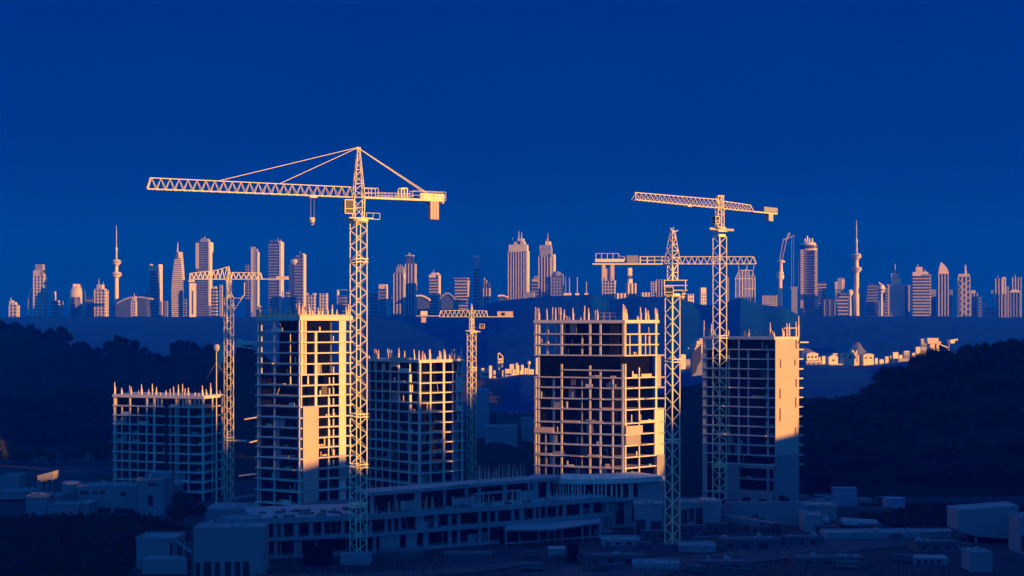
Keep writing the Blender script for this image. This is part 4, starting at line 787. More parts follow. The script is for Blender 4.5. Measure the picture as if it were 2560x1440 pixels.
def boom_tower():
    D = 2900; k = D / F; px = 1950; r = thing('signal_tower', 'stout peach tower with stacked drums and a thin boom crane leaning right off its top', 'tower', (PX(px, D), D, H)); x = PX(px, D); Z = lambda y: PZ(y, D)
    MB().lathe(x, D, [(5.6 * k, H - 5), (5.2 * k, Z(698))], 14).build('shaft', 'cream', r)
    MB().lathe(x, D, [(9 * k, Z(698)), (10 * k, Z(694)), (10 * k, Z(688)), (7 * k, Z(686)), (9 * k, Z(685)), (9 * k, Z(680))], 16).build('drum', 'cream', r)
    MB().lathe(x + 2 * k, D, [(5 * k, Z(682)), (4 * k, Z(658)), (10 * k, Z(656)), (11 * k, Z(653)), (6 * k, Z(650))], 16).build('deck', 'cream', r)
    MB().beam((x - 1 * k, D, Z(650)), W(1958, 600, D), 1.5).build('boom', 'slate', r); MB().beam((x + 5 * k, D, Z(650)), W(1967, 598, D), 1.6).build('boom', 'slate', r)
    MB().beam(W(1957, 600, D), W(1971, 596, D), 4, 3).build('boom_head', 'slate', r); MB().beam(W(1966, 597, D), W(1974, 582, D), 5, 4).build('boom_head', 'slate', r); MB().beam(W(1969, 596, D), W(1986, 588, D), 1.6).build('boom_arm', 'slate', r)
    for a in (1979, 1984): MB().beam(W(a, 590, D), W(a, 720, D), .4).build('hoist_rope', 'slate', r)
boom_tower()
sk('short dim block left of the gold ribbed tower', 1978, 1994, 722, 's', D=2880, fm='slate', extras=[(1977, 1995, 717, 722, 'slate')])
r = sk('tall dark tower with gold ribbed edges and a drum top, beside the boom tower', 1999, 2043, 626, 'h', D=2940, fm='slate', bm='glass', pitch=5.2, extras=[(2001, 2011, 624, 770, 'glass', 'left_bay', 1.1), (1996, 1999, 636, 715, 'stone', 'balcony_stack', .6)])
k = 2940 / F; Z = lambda y: PZ(y, 2940) - (H - 10)
for cx, nm in ((-15.5, 0), (18.5, 1)):
    mb = MB()
    for i in range(34): mb.box(cx * k, -3, Z(770 - i * 4.3), Z(770 - i * 4.3 - 2.4), (8 if nm == 0 else 7) * k, 26)
    mb.build('gold_ribs', 'cream', r, local=True)
MB().lathe(0, 0, [(17 * k, Z(628)), (22 * k, Z(624)), (22.5 * k, Z(620)), (20 * k, Z(612)), (17 * k, Z(607)), (12 * k, Z(605))], 20, 1, .7).build('drum_crown', 'cream', r, local=True)
MB().lathe(0, 0, [(22.8 * k, Z(622)), (22.4 * k, Z(613))], 20, 1, .7).build('drum_window', 'glass', r, local=True)
for a in (-8, -3, 2, 9): MB().beam((a * k, 0, Z(607)), (a * k, 0, Z(596 if a != -3 else 590)), 2.6).build('mast', 'cream', r, local=True)
sk('dim banded block right of the gold ribbed tower', 2044, 2066, 705, 'h', D=3000, duty=.3, pitch=6)
sk('flat topped thin framed shed right of the dim banded block', 2060, 2088, 748, 'v', D=2950, fm='slate', pitch=9, duty=.2, name='office_block', cat='building')
sk('tapered tower with a rosy right flank, left of the second needle tower', 2093, 2111, 695, 's', D=3000, fm='slate', extras=[(2088, 2094, 704, 790, 'stone', 'ribbed_edge', 1.1), (2104, 2111, 699, 730, 'cream', 'side_wall', 1.05)])
sk('bright banded block in front of the rosy tapered tower', 2094, 2121, 735, 'h', D=2900, extras=[(2093, 2121, 734, 746, 'stone')])
def mushroom():
    D = 2880; k = D / F; r = thing('water_tower', 'mushroom headed column left of the second needle tower', 'water tower', (PX(2125, D), D, H)); x = PX(2125, D)
    MB().lathe(x, D, [(4 * k, H - 5), (3 * k, PZ(742, D))], 10).build('column', 'stone', r); MB().lathe(x, D, [(3 * k, PZ(742, D)), (7 * k, PZ(735, D)), (7 * k, PZ(728, D)), (4 * k, PZ(724, D))], 14).build('tank', 'cream', r, smooth=True)
mushroom()
sk('tapered blue banded tower right of the second needle tower', 2162, 2199, 710, 'h', D=2950, fm='slate', taper=.62, pitch=6)
def disc():
    D = 2880; k = D / F; r = thing('globe_monument', 'bright round globe with a dark slit and leaf shaped finial, on a thin post', 'monument', (PX(2203, D), D, H)); x = PX(2203, D); zc = PZ(722, D)
    mb = MB(); mb.lathe(0, 0, [(9.5 * k * math.sin(math.pi * i / 12) + .01, -12 * k * math.cos(math.pi * i / 12)) for i in range(13)], 18); mb.v = [(a + x, b + D, c + zc) for a, b, c in mb.v]; mb.build('globe', 'cream', r, smooth=True)
    mb = MB(); mb.lathe(x, D, [(9.7 * k, zc - 3.4), (9.9 * k, zc - 1.2)], 18); mb.build('slit', 'glass', r); MB().beam(W(2203, 711, D), W(2197, 706, D), 3, 2).build('finial', 'cream', r); MB().tube((x, D, H), (x, D, zc - 12 * k), 3).build('post', 'stone', r)
disc()
sk('narrow speckled block under the globe monument', 2198, 2210, 752, 'g', D=2930, fm='slate')
sk('wide ribbed block carrying a rosy drum and a tall mast, right of the globe monument', 2220, 2260, 713, 'v', D=2950, extras=[(2219, 2260, 711, 715), (2229, 2251, 696, 714, 'cream'), (2229, 2248, 684, 697, 'stone')], ants=[(2238, 660, 686, 1.6)], bm='slate', dr=.4)
sk('blue striped slab squeezed between the mast block and the crowned tower', 2261, 2273, 712, 'v', D=3050, fm='slate')
sk('stout banded tower with a ragged peach crown and finials', 2280, 2325, 690, 'h', D=2930, pitch=6, extras=[(2283, 2318, 680, 690, 'cream'), (2290, 2305, 668, 681, 'cream'), (2307, 2325, 686, 786, 'slate', 'side_bay', .9), (2272, 2281, 712, 778, 'stone', 'balcony_stack', .8)], ants=[(2295, 660, 669, 1.2), (2281, 677, 690, 1.6), (2312, 674, 682, 1.4)])
sk('low dim cluster block right of the ragged crowned tower', 2327, 2340, 742, 'v', D=3000, fm='slate', extras=[(2328, 2339, 724, 742, 'slate'), (2326, 2338, 736, 739)])
r = sk('fin striped tower with a sharp slanting peak', 2346, 2370, 684, 'v', D=2940, bm='glass')
mb = MB(); kk = 2940 / F; q = lambda a, b: Vector(((a - 2358) * kk, -9, PZ(b, 2940) - (H - 10))); mb.poly_extrude([q(2345.5, 685), q(2370, 685), q(2370, 679), q(2366, 670), q(2360, 663), q(2352, 655), q(2348, 668)], (0, 15, 0)); mb.build('crown', 'cream', r, local=True)
r = sk('white tower wrapped in crossing diagonal ribs, with a short mast', 2394, 2424, 692, 'v', D=2940, pitch=7, extras=[(2397, 2422, 685, 692)], ants=[(2413, 662, 686, 3)])
mb = MB(); k = 2940 / F
for i in range(6):
    mb.beam((-12 * k, -13, Z(700 + i * 14)), (12 * k, -13, Z(718 + i * 14)), 1.5); mb.beam((12 * k, -13.5, Z(700 + i * 14)), (-12 * k, -13.5, Z(722 + i * 14)), 1.5)
mb.build('diagonal_ribs', 'stone', r, local=True)
sk('dim peach shouldered block right of the diagonally ribbed tower', 2427, 2443, 733, 'v', D=3000, extras=[(2428, 2438, 726, 733)])
sk('low scaffold framed block in the gap at the right end of the skyline', 2459, 2488, 768, 'g', D=2950, fm='slate', pitch=8, duty=.2, name='office_block', cat='building', extras=[(2460, 2468, 755, 768, 'slate')])
sk('pair of tall striped slabs near the right edge', 2488, 2512, 696, 'v', D=2950, extras=[(2505, 2513, 693, 735, 'cream', 'side_wall', 1.05), (2480, 2490, 726, 734, 'cream', 'side_wall', .8)], ants=[(2495, 689, 697, 1)])
sk('upper striped slab rising behind the round topped block at the right edge', 2530, 2552, 693, 'v', D=3060, pitch=6, ants=[(2538, 686, 694, 1)])
sk('round topped ribbed block at the right edge of the skyline', 2525, 2549, 731, 'v', D=2920, fm='slate', extras=[(2526, 2548, 727, 732, 'cream'), (2530, 2542, 724, 728, 'cream')])
for a, b, yt, st_, lb in ((152, 157, 752, 'v', 'thin dim shaft left of the bell shaped tower'), (345, 351, 748, 'h', 'thin low shaft between the lattice office tower and the narrow dark block'), (411, 419, 752, 'v', 'low slim block left of the sail tower'), (459, 466, 744, 'h', 'slim low block just right of the sail tower'),
    (550, 556, 712, 'v', 'slim dim shaft behind the jib of the small left crane'), (716, 722, 726, 'h', 'slim shaft left of the bulging glass tower'), (979, 985, 742, 'v', 'slim low shaft left of the striped twin towers'), (1202, 1207, 716, 'v', 'slim shaft between the cap tower and the pair of ribbed shafts'),
    (2072, 2078, 738, 'h', 'slim shaft left of the tapered rosy tower'), (2153, 2159, 728, 'v', 'slim shaft right of the second needle tower'), (2214, 2219, 716, 'h', 'slim shaft left of the wide ribbed block'), (2374, 2380, 724, 'v', 'slim shaft right of the sharp peaked tower'), (2447, 2453, 740, 'h', 'slim low shaft left of the scaffold framed block'), (2516, 2521, 716, 'v', 'slim shaft between the last two striped slabs')):
    sk(lb, a, b, yt, st_, D=2990, fm='slate' if a % 2 else 'stone', pitch=6)
# ---------------------------------------------------------------- hillside houses in the middle distance
rh = random.Random(21)
def house(label, px0, px1, y0, y1, D, roof='flat', mat='cream', wins=(), posts=0, group=None, dep=.5, yaw=16, name='hillside_house', low=None):
    k = D / F; w = (px1 - px0) * k; x = PX((px0 + px1) / 2, D); zt = PZ(y0, D); zb = PZ(y1, D); zl = min(zb, -1) if low is None else low
    zl = min(zl, zb - 1.5); r = thing(name, label, 'house', (x, D, zl), math.radians(yaw), group); Z = lambda z: z - zl; w = w * .93; d = w * dep
    if posts:
        MB().box(0, 0, Z(zb), Z(zt), w, d).build('wall', mat, r, local=True)
        for i in range(posts):
            MB().box(-w / 2 + w * (i + .5) / posts, -d / 2 + .4, 0, Z(zb), .7, .7).build('post', mat, r, local=True)
        MB().box(0, 1, 0, Z(zb) - .05, w * .8, d * .6).build('basement_wall', 'slate', r, local=True)
    else: MB().box(0, 0, 0, Z(zt), w, d).build('wall', mat, r, local=True)
    if roof == 'flat': MB().box(0, 0, Z(zt), Z(zt) + .7, w * 1.1, d * 1.1).build('roof', 'stone', r, local=True)
    elif roof == 'gable':
        h_ = w * .28; m_ = MB(); m_.poly_extrude([Vector((-w * .56, -d * .55, Z(zt))), Vector((w * .56, -d * .55, Z(zt))), Vector((0, -d * .55, Z(zt) + h_))], (0, d * 1.1, 0)); m_.build('roof', 'stone', r, local=True)
    elif roof == 'barrel':
        m_ = MB(); m_.poly_extrude([Vector((w * .55 * math.cos(a * math.pi / 8), -d * .55, Z(zt) + w * .2 * math.sin(a * math.pi / 8))) for a in range(9)], (0, d * 1.1, 0)); m_.build('roof', 'stone', r, local=True)
    for (fx0, fx1, fz0, fz1) in wins:
        h_ = zt - zb; MB().box(w * ((fx0 + fx1) / 2 - .5), -d / 2 - .05, Z(zb) + h_ * fz0, Z(zb) + h_ * fz1, w * (fx1 - fx0), .3).build('window', 'window', r, local=True)
    return r
W1 = ((.38, .62, .35, .7),); W2 = ((.12, .36, .4, .75), (.6, .85, .4, .75)); W3 = ((.08, .25, .35, .8), (.4, .58, .35, .8), (.72, .9, .35, .8)); WB = ((.05, .95, .55, .7), (.05, .95, .2, .35))
# centre village
house('wide pale terraced block at the left end of the central hillside village', 1201, 1231, 922, 958, 1450, 'flat', 'stone', WB, name='apartment_block')
sp = house('slim tower with a sloping open hoop crown, tallest in the central hillside village', 1243, 1254, 908, 962, 1450, 'none', 'stone', ((.1, .9, .1, .2), (.1, .9, .35, .45), (.1, .9, .6, .7)), name='village_tower')
k = 1450 / F
for i, (a, b) in enumerate(((896, 900), (902, 906), (909, 913), (914, 918))): MB().box(0, -1, PZ(b, 1450) - sp.location.z, PZ(a, 1450) - sp.location.z, (11 + i) * k, 5).build('balcony_band', 'cream', sp, local=True)
mb = MB(); q = lambda a, b: Vector(((a - 1248.5) * k, -1, PZ(b, 1450) - sp.location.z))
for a, b in ((q(1244, 896), q(1244, 885)), (q(1244, 885), q(1247, 882)), (q(1247, 882), q(1256, 891)), (q(1256, 891), q(1256, 908))): mb.beam(a, b, .9)
mb.build('hoop', 'cream', sp, local=True)
for lb, a, b, y0, y1, rf, mt, wn in (
    ('narrow grey shaft between the terraced block and the hoop crowned tower', 1233, 1239, 928, 955, 'flat', 'stone', WB),
    ('banded cream topped block right of the hoop crowned tower', 1261, 1279, 924, 955, 'flat', 'stone', WB),
    ('grey flat roofed house with a lit upper deck, middle of the central village', 1273, 1285, 912, 945, 'flat', 'stone', W1),
    ('small lit cottage with a pale overhanging slab roof, middle of the central village', 1289, 1299, 909, 921, 'flat', 'cream', ()),
    ('lit cream block with a rounded top beside the slab roofed cottage', 1302, 1309, 913, 925, 'barrel', 'cream', ()),
    ('tall narrow lit house below the round tank of the central village', 1311, 1316, 921, 934, 'gable', 'cream', ()),
    ('peach house with a dark doorway right of the tall narrow lit house', 1322, 1334, 925, 936, 'flat', 'cream', W1),
    ('low peach house touching the left edge of the widest unfinished tower', 1342, 1356, 928, 938, 'flat', 'cream', W2),
    ('lit house with a dark crest emblem window on the notched corner of the widest tower', 1338, 1355, 896, 908, 'flat', 'cream', W1),
    ('small lit house glimpsed through the open corner bays of the widest tower', 1366, 1382, 928, 933, 'flat', 'cream', ()),
    ('small lit box house at the left end of the gap beside the terraced block', 1222, 1230, 916, 923, 'flat', 'cream', ()),
    ('lit gabled house squeezed between the hoop tower and the banded block', 1255, 1260, 926, 940, 'gable', 'cream', ()),
    ('peach flat roofed house in front of the lit upper deck house', 1283, 1294, 926, 936, 'flat', 'cream', W1),
    ('tiny bright house below the slab roofed cottage', 1296, 1303, 928, 936, 'flat', 'cream', ()),
    ('pale long row house along the foot of the central village', 1232, 1270, 946, 954, 'flat', 'stone', W3),
    ('bright narrow house just left of the peach doorway house', 1317, 1321, 922, 934, 'flat', 'cream', ()),
    ('dim grey block on the lower slope of the central village', 1272, 1298, 940, 958, 'flat', 'slate', W3)):
    house(lb, a, b, y0, y1, 1422 + (a - 1200) * .15, rf, mt, wn)
tk = thing('water_tank', 'small bright round tank above the roofs of the central village', 'tank', (PX(1322, 1430), 1430, 0)); MB().lathe(PX(1322, 1430), 1430, [(.6, -4), (.6, PZ(912, 1430)), (1.7, PZ(910, 1430)), (1.9, PZ(906, 1430)), (1.2, PZ(903, 1430))], 12).build('tank', 'cream', tk)
# village between the right hand cranes
for lb, a, b, y0, y1, rf, mt, wn in (
    ('low lit house with a curved eave right of the white crane mast', 1700, 1714, 888, 893, 'barrel', 'cream', ()),
    ('two storey peach and blue house right of the white crane mast', 1702, 1711, 900, 945, 'flat', 'slate', W3),
    ('tall narrow blue slab with a lit right edge, left of the rightmost tower', 1712, 1729, 898, 950, 'none', 'slate', WB)):
    house(lb, a, b, y0, y1, 1435 + rh.uniform(-10, 10), rf, mt, wn)
st = thing('terraced_building', 'stepped building whose lit terraces climb right towards the rightmost tower', 'building', (PX(1740, 1290), 1290, -2))
for i, (a, b, y0, y1) in enumerate(((1745, 1757, 846, 852), (1738, 1757, 852, 861), (1729, 1757, 861, 869), (1717, 1757, 869, 878), (1716, 1757, 877, 883))):
    x0, x1 = PX(a, 1290), PX(b, 1290); MB().box((x0 + x1) / 2, 1290 + i * .5, PZ(y1, 1290) + .3, PZ(y0, 1290), x1 - x0, 16, .05).build('terrace', 'cream', st)
MB().box(PX(1743, 1290), 1296, -2, PZ(883, 1290), PX(1757, 1290) - PX(1731, 1290), 12).build('wall', 'slate', st)
MB().poly_extrude([W(1730, 884, 1279), W(1753, 860, 1279), W(1753, 900, 1279), W(1744, 915, 1279), W(1740, 930, 1279), W(1730, 940, 1279)], (0, 1.5, 0)).build('shade_canvas', 'glass', st)
# village on the right
vr = (
    ('wide house with a broad low roof and lit columns, first right of the rightmost tower', 2011, 2044, 887, 900, 'barrel', 'cream', W3, 4),
    ('small bright upright house right of the wide low roofed house', 2046, 2051, 894, 903, 'flat', 'cream', (), 0),
    ('gabled orange house with one square window on slim stilts', 2067, 2094, 893, 909, 'gable', 'cream', W1, 4),
    ('small shed roofed annex behind the gabled orange house', 2080, 2096, 885, 890, 'flat', 'slate', (), 0),
    ('patchwork peach and grey block below the bright cubic house', 2114, 2142, 881, 908, 'none', 'stone', W2, 0),
    ('bright cubic house with a square opening, highest in the right village', 2125, 2143, 870, 886, 'none', 'cream', W1, 0),
    ('two tier terraced house with a dark round opening, right of the cubic house', 2153, 2183, 889, 902, 'barrel', 'cream', W2, 0),
    ('lower lit annex under the two tier terraced house', 2161, 2184, 905, 912, 'flat', 'cream', W1, 0),
    ('small bright oval roofed hut alone in the blue gap of the right village', 2197, 2209, 900, 905, 'barrel', 'cream', (), 0),
    ('low house with a pale slab roof at the left foot of the wooded knoll', 2224, 2230, 891, 902, 'flat', 'slate', (), 3),
    ('lit flat house with a small white end block left of the domed grey villa', 2230, 2245, 882, 888, 'flat', 'cream', (), 0),
    ('domed grey villa with peach trim on the slope left of the wooded knoll', 2256, 2273, 880, 910, 'barrel', 'slate', W2, 0),
    ('stepped cream house partly hidden by the wooded knoll', 2279, 2290, 884, 892, 'flat', 'cream', W1, 0),
    ('broad grey blue terrace wall house below the domed villa', 2236, 2286, 896, 925, 'none', 'slate', W2, 0),
    ('peach parapet house left of the louvred slab block', 2287, 2301, 869, 880, 'flat', 'stone', (), 0),
    ('dim louvred slab block left of the large lit pavilion', 2299, 2316, 849, 890, 'flat', 'slate', WB, 0))
vr += (
    ('bright shoebox house between the small upright house and the gabled orange house', 2054, 2063, 892, 899, 'flat', 'cream', (), 0),
    ('lit step roofed house tucked under the left side of the cubic house', 2100, 2112, 884, 900, 'flat', 'cream', W2, 0),
    ('narrow peach tower house right below the cubic house', 2144, 2151, 888, 905, 'gable', 'cream', (), 0),
    ('long low blue grey row house under the stilted orange house', 2066, 2108, 911, 920, 'flat', 'slate', W3, 0),
    ('long low blue grey row house under the wide low roofed house', 2008, 2052, 905, 916, 'flat', 'slate', W3, 0),
    ('tiny bright gabled hut right of the two tier terraced house', 2187, 2194, 896, 902, 'gable', 'cream', (), 0),
    ('small peach house on the slope between the oval hut and the slab roofed house', 2212, 2221, 893, 903, 'flat', 'cream', W1, 0),
    ('lit flat roofed house directly above the broad terrace wall house', 2246, 2256, 889, 896, 'flat', 'cream', (), 0))
for lb, a, b, y0, y1, rf, mt, wn, po in vr: house(lb, a, b, y0, y1, 1412 + (a - 2000) * .13, rf, mt, wn, po)
pv = thing('pavilion', 'large lit pavilion with a flared two tier roof on top of the wooded knoll', 'house', (PX(2328, 1380), 1380, 0), 0)
for a, b, y0, y1, n_ in ((2314, 2342, 845, 853, 'roof'), (2315, 2348, 853.3, 859, 'roof'), (2322, 2334, 859.2, 900, 'wall'), (2338, 2344, 859.2, 900, 'wall'), (2334, 2338, 860, 900, 'window')):
    x0, x1 = PX(a, 1380), PX(b, 1380); MB().box((x0 + x1) / 2, 1380 + (1 if n_ == 'window' else 0), PZ(y1, 1380), PZ(y0, 1380), x1 - x0 - .02, 9 if n_ != 'roof' else 12).build(n_, 'window' if n_ == 'window' else 'cream', pv)
rp = thing('ribbed_ramp', 'fan of bright ribs sweeping down right of the pavilion into the trees', 'ramp', (PX(2355, 1380), 1380, 0), 0)
for i in range(9): MB().beam(W(2345 + i * .6, 864 + i * 2.2, 1378), W(2368 - i * .4, 868 + i * 3.6 + 4, 1378), .8, 4).build('rib', 'cream', rp)
MB().beam(W(2358, 895, 1379), W(2358, 960, 1379), 2).build('support', 'slate', rp)
lh = thing('lit_kiosk', 'small lit box on a raised post above the dark hill, right of the pavilion', 'kiosk', (PX(2378, 1380), 1380, 0), 0)
MB().box(PX(2378, 1380), 1380, PZ(858, 1380), PZ(849, 1380), 4.6, 5, .3).build('wall', 'cream', lh); MB().beam(W(2384, 850, 1380), W(2394, 849, 1380), 2).build('awning', 'stone', lh); MB().beam(W(2373, 858, 1381), W(2371, 890, 1381), 1).build('post', 'slate', lh)
# lit buildings on the ridge behind crane 4
hb = thing('ridge_house', 'lit house with a horn shaped gable on the dark ridge beside the small left crane', 'house', (PX(610, 712), 712, 0))
MB().poly_extrude([W(588, 868, 712), W(590, 852, 712), W(594, 848, 712), W(599, 852, 712), W(640, 855, 712), W(640, 861, 712), W(606, 862, 712), W(604, 868, 712)], (0, 8, 0)).build('roof', 'cream', hb)
MB().box(PX(610, 716), 717, -1, PZ(864, 716), 7, 6).build('wall', 'core', hb)
for a, b, y in ((606, 616, 866), (618, 630, 868)): MB().box(PX((a + b) / 2, 710), 710, PZ(y + 4, 710), PZ(y, 710), (b - a) * .2, 1).build('terrace', 'cream', hb)
hc = thing('ridge_shed', 'small lit shed on the dark ridge between the floodlight pole and the left crane mast', 'shed', (PX(552, 712), 712, 0))
MB().box(PX(552, 712), 714, -1, PZ(862, 712), 3.6, 5, .2).build('wall', 'cream', hc); MB().box(PX(556, 712), 714, PZ(862, 712) + .02, PZ(857, 712), 2.0, 5.4, .2).build('roof', 'stone', hc)
# ---------------------------------------------------------------- trees
def tree_proto(name, label, seed, hgt, rad, nl=13, group=None, narrow=1.0):
    r = random.Random(seed); t = thing(name, label, 'tree', (0, 0, 0), 0, group)
    mb = MB(); mb.tube((0, 0, -1), (r.uniform(-.2, .2), 0, hgt * .55), .035 * hgt, .015 * hgt, 7)
    for i in range(4):
        a = r.uniform(0, 6.28); mb.tube((0, 0, hgt * (.3 + .07 * i)), (math.cos(a) * rad * .6, math.sin(a) * rad * .6, hgt * (.6 + .06 * i)), .014 * hgt, .005 * hgt, 5)
    mb.build('trunk', 'bark', t, local=True); mb = MB()
    for i in range(nl):
        a = r.uniform(0, 6.28); e = r.uniform(-.9, 1); rr = math.sqrt(1 - e * e * .8) * r.uniform(.35, .75) * rad
        c = Vector((rr * math.cos(a), rr * math.sin(a), hgt * .62 + e * hgt * .28)); lr = rad * r.uniform(.3, .46)
        o = len(mb.v); N = 6
        mb.lathe(0, 0, [(lr * .8 * math.sin(math.pi * j / N) + .01, -lr * .7 * math.cos(math.pi * j / N)) for j in range(N + 1)], 8)
        for q in range(o, len(mb.v)): v_ = Vector(mb.v[q]); v_ *= 1 + .25 * noise.noise(v_ * 1.1 + c); mb.v[q] = tuple(v_ + c)
        for _ in range(85):
            d = Vector((r.gauss(0, 1), r.gauss(0, 1), r.gauss(0, .8) + .15)).normalized(); p = c + d * lr * r.uniform(.75, 1.12) * (1.22 if r.random() < .22 else 1); s = r.uniform(.16, .34) * hgt / 9
            a_ = d.cross(Vector((r.uniform(-1, 1), r.uniform(-1, 1), r.uniform(-1, 1)))).normalized(); b_ = (d * r.uniform(.2, .8) + a_.cross(d) * .8).normalized()
            mb.add([p - a_ * s, p + b_ * s * .9, p + a_ * s, p - b_ * s * 1.1], [(0, 1, 2, 3)])
    mb.build('crown', 'leaf', t, local=True); return t
def copy_tree(src, loc, yaw, sc, label, group):
    c = src.copy(); col.objects.link(c); c.location = loc; c.rotation_euler = (0, 0, yaw); c.scale = sc; c['label'] = label; c['group'] = group
    for ch in src.children:
        k_ = ch.copy(); col.objects.link(k_); k_.parent = c
    return c
rt = random.Random(99); protos = []; used = set()
for s_, (h_, r_) in enumerate(((9, 4.2), (10, 4.6), (8.5, 4.4), (11, 4.3))): protos.append(tree_proto('broadleaf_tree', 'x', 40 + s_, h_, r_))
PH = [9, 10, 8.5, 11]
def plant(px, D, ztop=None, zbase=None, label='', group='', hmin=5.0):
    i = rt.randrange(4)
    s = rt.uniform(.68, 1.28)
    if ztop is not None: base = ztop - PH[i] * .93 * s
    else: base = zbase - .8
    loc = (PX(px, D), D, base); sc = (s * rt.uniform(.9, 1.15), s * rt.uniform(.9, 1.15), s)
    if i not in used:
        used.add(i); t = protos[i]; t.location = loc; t.scale = sc; t['label'] = label; t['group'] = group; return t
    return copy_tree(protos[i], loc, rt.uniform(0, 6.28), sc, label, group)
LR, GR = 'dark rounded tree in the black wooded slope rising at the right', 'trees of the right hand slope'
px = 2008
while px < 2600: plant(px + rt.uniform(-4, 4), 557 + rt.uniform(-3, 6), ztop=PZ(interp(P_RNEAR, px) + rt.uniform(-2, 6), 557), label='dark tree on the crest line of the right hand slope', group='crest trees of the right hand slope'); px += rt.uniform(19, 27)
for D_, st_ in ((545, 40), (530, 44), (514, 48), (498, 54), (484, 60)):
    px = 2012 + rt.uniform(0, 20)
    while px < 2590: plant(px, D_ + rt.uniform(-4, 4), zbase=z_rn(px, D_), label=LR, group=GR); px += st_ * rt.uniform(.8, 1.2)
px = -20
while px < 282: plant(px + rt.uniform(-4, 4), 687 + rt.uniform(-3, 6), ztop=PZ(interp(P_LNEAR, px) + rt.uniform(-2, 6), 687), label='dark tree on the crest of the nearer left slope', group='crest trees of the nearer left slope'); px += rt.uniform(20, 28)
for D_ in (680, 671, 663, 656):
    px = -10 + rt.uniform(0, 20)
    while px < 275: plant(px, D_ + rt.uniform(-4, 4), zbase=z_ln(px, D_), label='dark rounded tree in the shaded body of the nearer left slope', group='trees of the nearer left slope'); px += rt.uniform(38, 55)
for px in (560, 575, 590, 604, 618, 632, 646): plant(px, 687, ztop=PZ(interp(P_LNEAR, px) + rt.uniform(0, 5), 687), label='dark tree between the squat block and the narrow unfinished tower', group='trees behind the left crane')
px = -30
while px < 560: plant(px + rt.uniform(-3, 3), 897 + rt.uniform(-3, 6), ztop=PZ(interp(P_LFAR, px) + rt.uniform(-1, 5), 897), label='hazy tree on the skyline of the farther left ridge', group='trees of the farther left ridge'); px += rt.uniform(17, 24)
px = -15
while px < 278: plant(px, 584 + rt.uniform(-3, 3), zbase=0, label='dark tree in the flat row at the foot of the nearer left slope', group='trees at the foot of the nearer left slope'); px += rt.uniform(24, 34)
for D_ in (556, 582):  # unseen rows added to throw shade on the ground at left
    for px in range(300, 530, 30): plant(px, D_, ztop=13.5, label='unseen tree added behind the squat block to shade the ground at left', group='added shading trees behind the squat block')
plant(2012, 470, zbase=0, label='dark bushy tree at the right foot of the tower with the blank orange wall', group='trees at the right foot')
def lone(px, D, y, label, s=1.0):
    c = copy_tree(protos[rt.randrange(4)], (PX(px, D), D, PZ(y, D) - 8.6 * s), rt.uniform(0, 6), (s * 1.15, s * 1.15, s), label, None)
    if 'group' in c: del c['group']
    return c
lone(455, 402, 1240, 'broad black tree in front of the squat block, beside the long low house', .9)
c = lone(438, 398, 1262, 'smaller black shrub like tree at the left side of the broad black tree', .7)
c = lone(493, 404, 1262, 'smaller black tree leaning out at the right side of the broad black tree', .7)
lone(1790 + 75, 441, 1243, 'low dark bush against the wall base of the rightmost tower, beside its crane', .35)
lone(1905, 440, 1246, 'low round dark bush under the window bays of the rightmost tower', .35)
lone(1960, 440, 1240, 'small dark bush at the right corner base of the rightmost tower', .4)
# ---------------------------------------------------------------- foreground buildings, lower left
def block(label, px0, px1, y0, y1, D, yaw=0, dep=8, mat='render_', wins=(), roof=True, name='flat_roofed_house', over=.3, zb=None, cat='house'):
    x0, x1 = PX(px0, D), PX(px1, D); zt = PZ(y0, D); z0 = (PZ(y1, D) if zb is None else zb); x = (x0 + x1) / 2; ya = math.radians(yaw)
    r = thing(name, label, cat, (x, D + dep / 2, max(0, 0)), ya); w = (x1 - x0) / (math.cos(ya))
    MB().box(0, 0, z0 - .4, zt - (.35 if roof else 0), w, dep).build('wall', mat, r, local=True)
    if roof: MB().box(0, 0, zt - .35, zt, w + over, dep + over).build('roof', mat, r, local=True)
    if dep >= 6 and roof and w > 4:
        rk = random.Random(int(px0 * 7 + y0)); m_ = MB(); hh = .45
        for sy in (-1, 1): m_.box(0, sy * (dep + over - .2) / 2, zt, zt + hh, w + over, .2)
        for sx in (-1, 1): m_.box(sx * (w + over - .2) / 2, 0, zt, zt + hh - .02, .2, dep + over - .42)
        m_.build('parapet', mat, r, local=True)
        for _ in range(1 + int(w / 5)): MB().box(rk.uniform(-.38, .38) * w, rk.uniform(-.3, .3) * dep, zt, zt + rk.uniform(.5, 1.1), rk.uniform(.5, 1.4), rk.uniform(.5, 1.2)).build('roof_vent', 'roof', r, local=True)
        MB().beam(((rk.random() - .5) * w * .9, -dep / 2 - .1, z0), ((rk.random() - .5) * 0 + w * .47, -dep / 2 - .1, z0 + .01), .1).build('base_kerb', 'roof', r, local=True)
        MB().box(w * .47, -dep / 2 - .09, z0, zt - .4, .12, .12).build('downpipe', 'roof', r, local=True)
    for a, b, c, d in wins:
        xa, xb = (a - .5) * w, (b - .5) * w; za, zz = z0 + (zt - z0) * c, z0 + (zt - z0) * d
        f_ = MB().box((xa + xb) / 2, -dep / 2 - .02, za, zz, xb - xa, .12).build('window', 'window', r, local=True)
        fr = MB()
        for s_ in (xa, xb): fr.box(s_, -dep / 2 - .06, za - .06, zz + .06, .1, .14)
        fr.box((xa + xb) / 2, -dep / 2 - .07, za - .1, za, xb - xa + .2, .2); fr.build('window_frame', 'roof', f_, local=True)
    return r
block('plain blank walled house at the far left edge, below the wooded slope', 0, 45, 1192, 1240, 472, 3)
r = block('low long wall house running right from the blank house at the left edge', -10, 95, 1230, 1245, 462, 2, wins=((.7, .85, .2, .8),))
r = block('small house with a steep monopitch roof and open carport, left foreground', 94, 106, 1192, 1243, 452, 0, 6)
